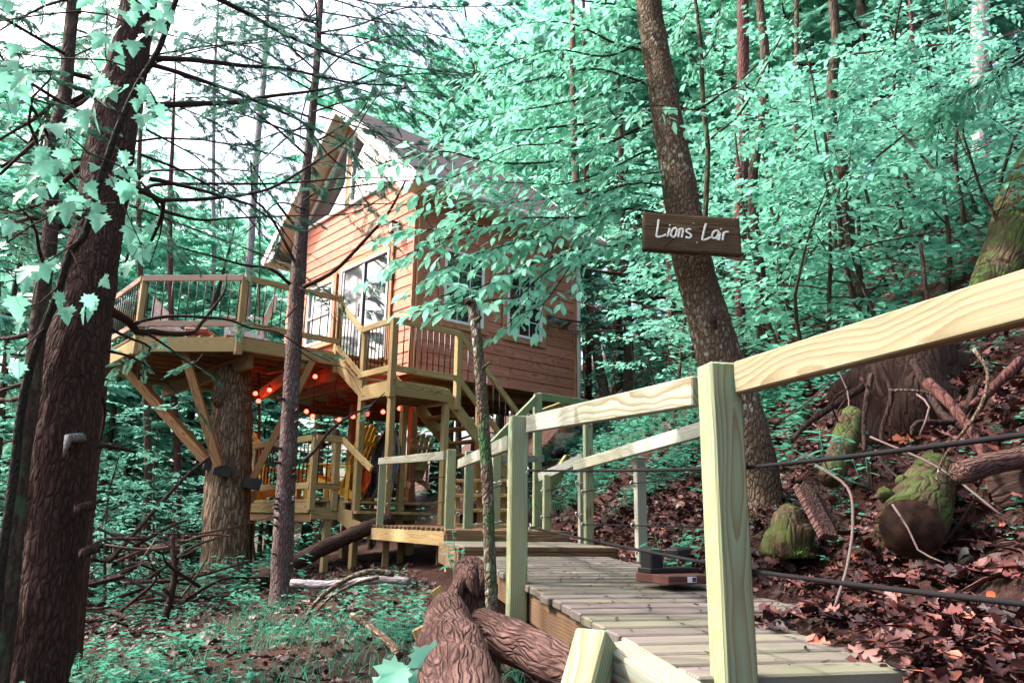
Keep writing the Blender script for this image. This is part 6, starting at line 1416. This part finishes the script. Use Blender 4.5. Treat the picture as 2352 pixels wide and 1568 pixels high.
def stick(pl, d0, d1, r0, r1, mat, label, parent=None):
    pts = curve_pts(to3(pl, d0, d1), .05); rad = [r0 + (r1 - r0) * k / (len(pts) - 1) for k in range(len(pts))]
    return tube_obj('fallen_branch' if parent is None else 'branch', pts, rad, 9, mat, parent, orient=True, k=dict(rough=.2, freq=18), **({} if parent else dict(label=label, cat='branch')))
stick([(808, 1412), (850, 1440), (890, 1470), (918, 1505)], 3.7, 3.3, .014, .018, BARK_SIGN, 'tan broken stick lying on the slope left of the pinkish log')
stick([(670, 1338), (740, 1342), (820, 1336), (890, 1330), (940, 1335)], 6.6, 6.2, .035, .03, BARK_PALE, 'pale fallen branch lying right of the slim hemlock')
stick([(702, 1428), (715, 1395), (750, 1360), (800, 1328), (850, 1312), (905, 1318)], 5.9, 6.2, .016, .024, BARK_SIGN, 'arched dead branch resting on the slope')
stick([(725, 1405), (760, 1370), (815, 1340), (870, 1326)], 5.9, 6.1, .010, .014, BARK_SIGN, 'second thinner arched branch under the first one')
stick([(590, 1340), (680, 1290), (780, 1240), (900, 1190)], 9.6, 10.6, .10, .10, BARK_ROOT, 'dark fallen log crossing under the lower deck')
stick([(250, 1290), (330, 1200), (420, 1100), (480, 1050)], 9.0, 10.5, .03, .02, BARK_ROOT, 'long dead branch rising from the brush pile towards the oak')
bp = thing('brush_pile', P(340, 1350, 8.8), 'dark tangle of dead branches in the dip left of the oak', 'brush pile')
for k in range(75):
    d = rng.uniform(7.4, 10.5); u = rng.uniform(190, 470); v = rng.uniform(1150, 1440); a = P(u, v, d); g = ground(a.x, a.y); a.z = g + rng.uniform(.02, 1.0) * (1 if u < 430 else .5)
    ang = rng.uniform(0, 6.28); L = rng.uniform(.5, 1.5); b = a + Vector((math.cos(ang) * L, math.sin(ang) * L, rng.uniform(-.4, .5))); m_ = a.lerp(b, .5) + vnoise(.1); r = rng.uniform(.006, .026)
    tube_obj('branch', [a, m_, b], [r, r * .8, r * .4], 6, rng.choice((BARK_ROOT, BARK_FAR, BARK_RED, TWIGG)), bp, k=dict(sub=.12))
stick([(310, 1560), (370, 1440), (400, 1330), (395, 1230)], 7.6, 7.8, .05, .02, BARK_ROOT, '', bp)
# ------------------------------------------------------------------ single plants
def herb_plant(base, h, nst, per, leaf, label, mat=L_HERB, spread=.12, tmpl=(LEAF, LEAF_T), wid=1.1):
    t = thing('leafy_plant', base, label, 'plant', 'leafy plants on the forest floor'); b0 = Vector(base)
    acc = []
    for k in range(nst):
        tip = b0 + Vector((rng.gauss(0, spread), rng.gauss(0, spread), h * rng.uniform(.6, 1))); mid_ = b0.lerp(tip, .5) + vnoise(.015)
        tube_obj('stem', [b0, mid_, tip], [.003, .0025, .0012], 5, mat, t)
        for j_ in range(per):
            tt = .35 + .65 * (j_ + .5) / per; c = b0.lerp(tip, tt); a = j_ * 2.4 + k; acc.append((c, Vector((math.cos(a), math.sin(a), rng.uniform(-.35, .25))), Vector((0, 0, 1)) + vnoise(.25), leaf * rng.uniform(.7, 1.2)))
    me = np_mesh('leaf', tmpl[0] * np.array([1, wid, 1], np.float32), tmpl[1], (mat,), None, False)
    for c, x, z, s in acc: place_leaf('leaf', me, c, x, z, s, t)
    return t
for u, v, d, h, n, per, lf, lab in [(1045, 1335, 3.9, .28, 4, 6, .055, 'bushy mint green plant at the foot of the short posts'), (960, 1420, 3.8, .32, 6, 6, .07, 'broad leafy plant cluster left of the rotten stump'), (900, 1400, 4.2, .25, 5, 6, .06, 'low leafy plant beside the arched branch'), (640, 1240, 9.0, .55, 3, 7, .11, 'upright leafy sprout at the foot of the oak') if False else (475, 1330, 9.0, .7, 3, 8, .12, 'upright leafy sprout at the foot of the oak'),
                              (1905, 1090, 3.4, .22, 4, 6, .075, 'star shaped leafy plant between the roots on the bank'), (2000, 1120, 2.75, .12, 3, 4, .04, 'small pale sprout growing on the sawn log'), (1570, 1230, 4.6, .42, 6, 7, .075, 'leafy plant on the dirt bank behind the near post'), (1530, 1190, 4.9, .35, 5, 6, .07, 'second leafy plant on the dirt bank beside the slender post'), (1725, 1320, 3.3, .12, 3, 4, .06, 'small leaf tuft right of the near post'), (1600, 1335, 3.8, .16, 3, 5, .055, 'leaf sprig overhanging the black box'),
                              (1280, 1500, 2.4, .16, 2, 4, .035, 'tiny upright sprig on the log under the ramp'), (430, 1480, 5.6, .2, 7, 5, .08, 'leafy clump at the bottom left of the slope'), (560, 1400, 7.5, .25, 7, 6, .08, 'leafy clump right of the oak foot'), (300, 1540, 4.6, .15, 7, 5, .07, 'leafy clump near the foot of the big hemlock'), (1240, 1560, 2.2, .08, 2, 4, .045, 'low leaf tuft at the bottom edge under the log')]:
    p = P(u, v, d); gz = ground(p.x, p.y); base = Vector((p.x, p.y, gz - .01 if abs(gz - p.z) < .35 else p.z)); herb_plant(base, h, n, per, lf, lab)
mb_ = thing('maple_seedling', P(965, 1590, 2.2), 'large maple leaves of a seedling at the bottom centre', 'seedling')
b0 = P(960, 1640, 2.25)
for u, v, s, xd, zd in [(975, 1480, .13, (.35, -.5, -.55), (.1, -.55, .8)), (925, 1520, .13, (-.45, -.4, -.6), (-.1, -.6, .75)), (960, 1535, .12, (.2, -.6, -.7), (.05, -.7, .65)), (900, 1560, .10, (-.7, -.3, -.4), (0, -.5, .8)), (1010, 1540, .09, (.7, -.2, -.4), (0, -.5, .8))]:
    c = P(u, v, 2.2); place_leaf('leaf', rng.choice(MM), c, Vector(xd), Vector(zd), s, mb_); tube_obj('petiole', [b0, b0.lerp(c, .5) + Vector((0, .02, .02)), c], .0015, 5, TWIGG, mb_)
for k in range(14):
    s = rng.uniform(2.0, 2.9); t = rng.uniform(1.6, 5.5); p = W(s, t, 0); p.z = ground(p.x, p.y); r = rng.uniform(.02, .05)
    tube_obj('stone', [p - Vector((r, 0, .01)), p + Vector((-r * .4, 0, r * .4)), p + Vector((r * .5, 0, r * .4)), p + Vector((r, 0, -.01))], [r * .3, r * .8, r * .75, r * .2], 9, CONCRETE if k % 3 == 0 else BARK_ROOT, None, k=dict(rough=.35, freq=20), label='small dirty stone half buried in the bank of dead leaves', cat='stone', group='stones in the bank')
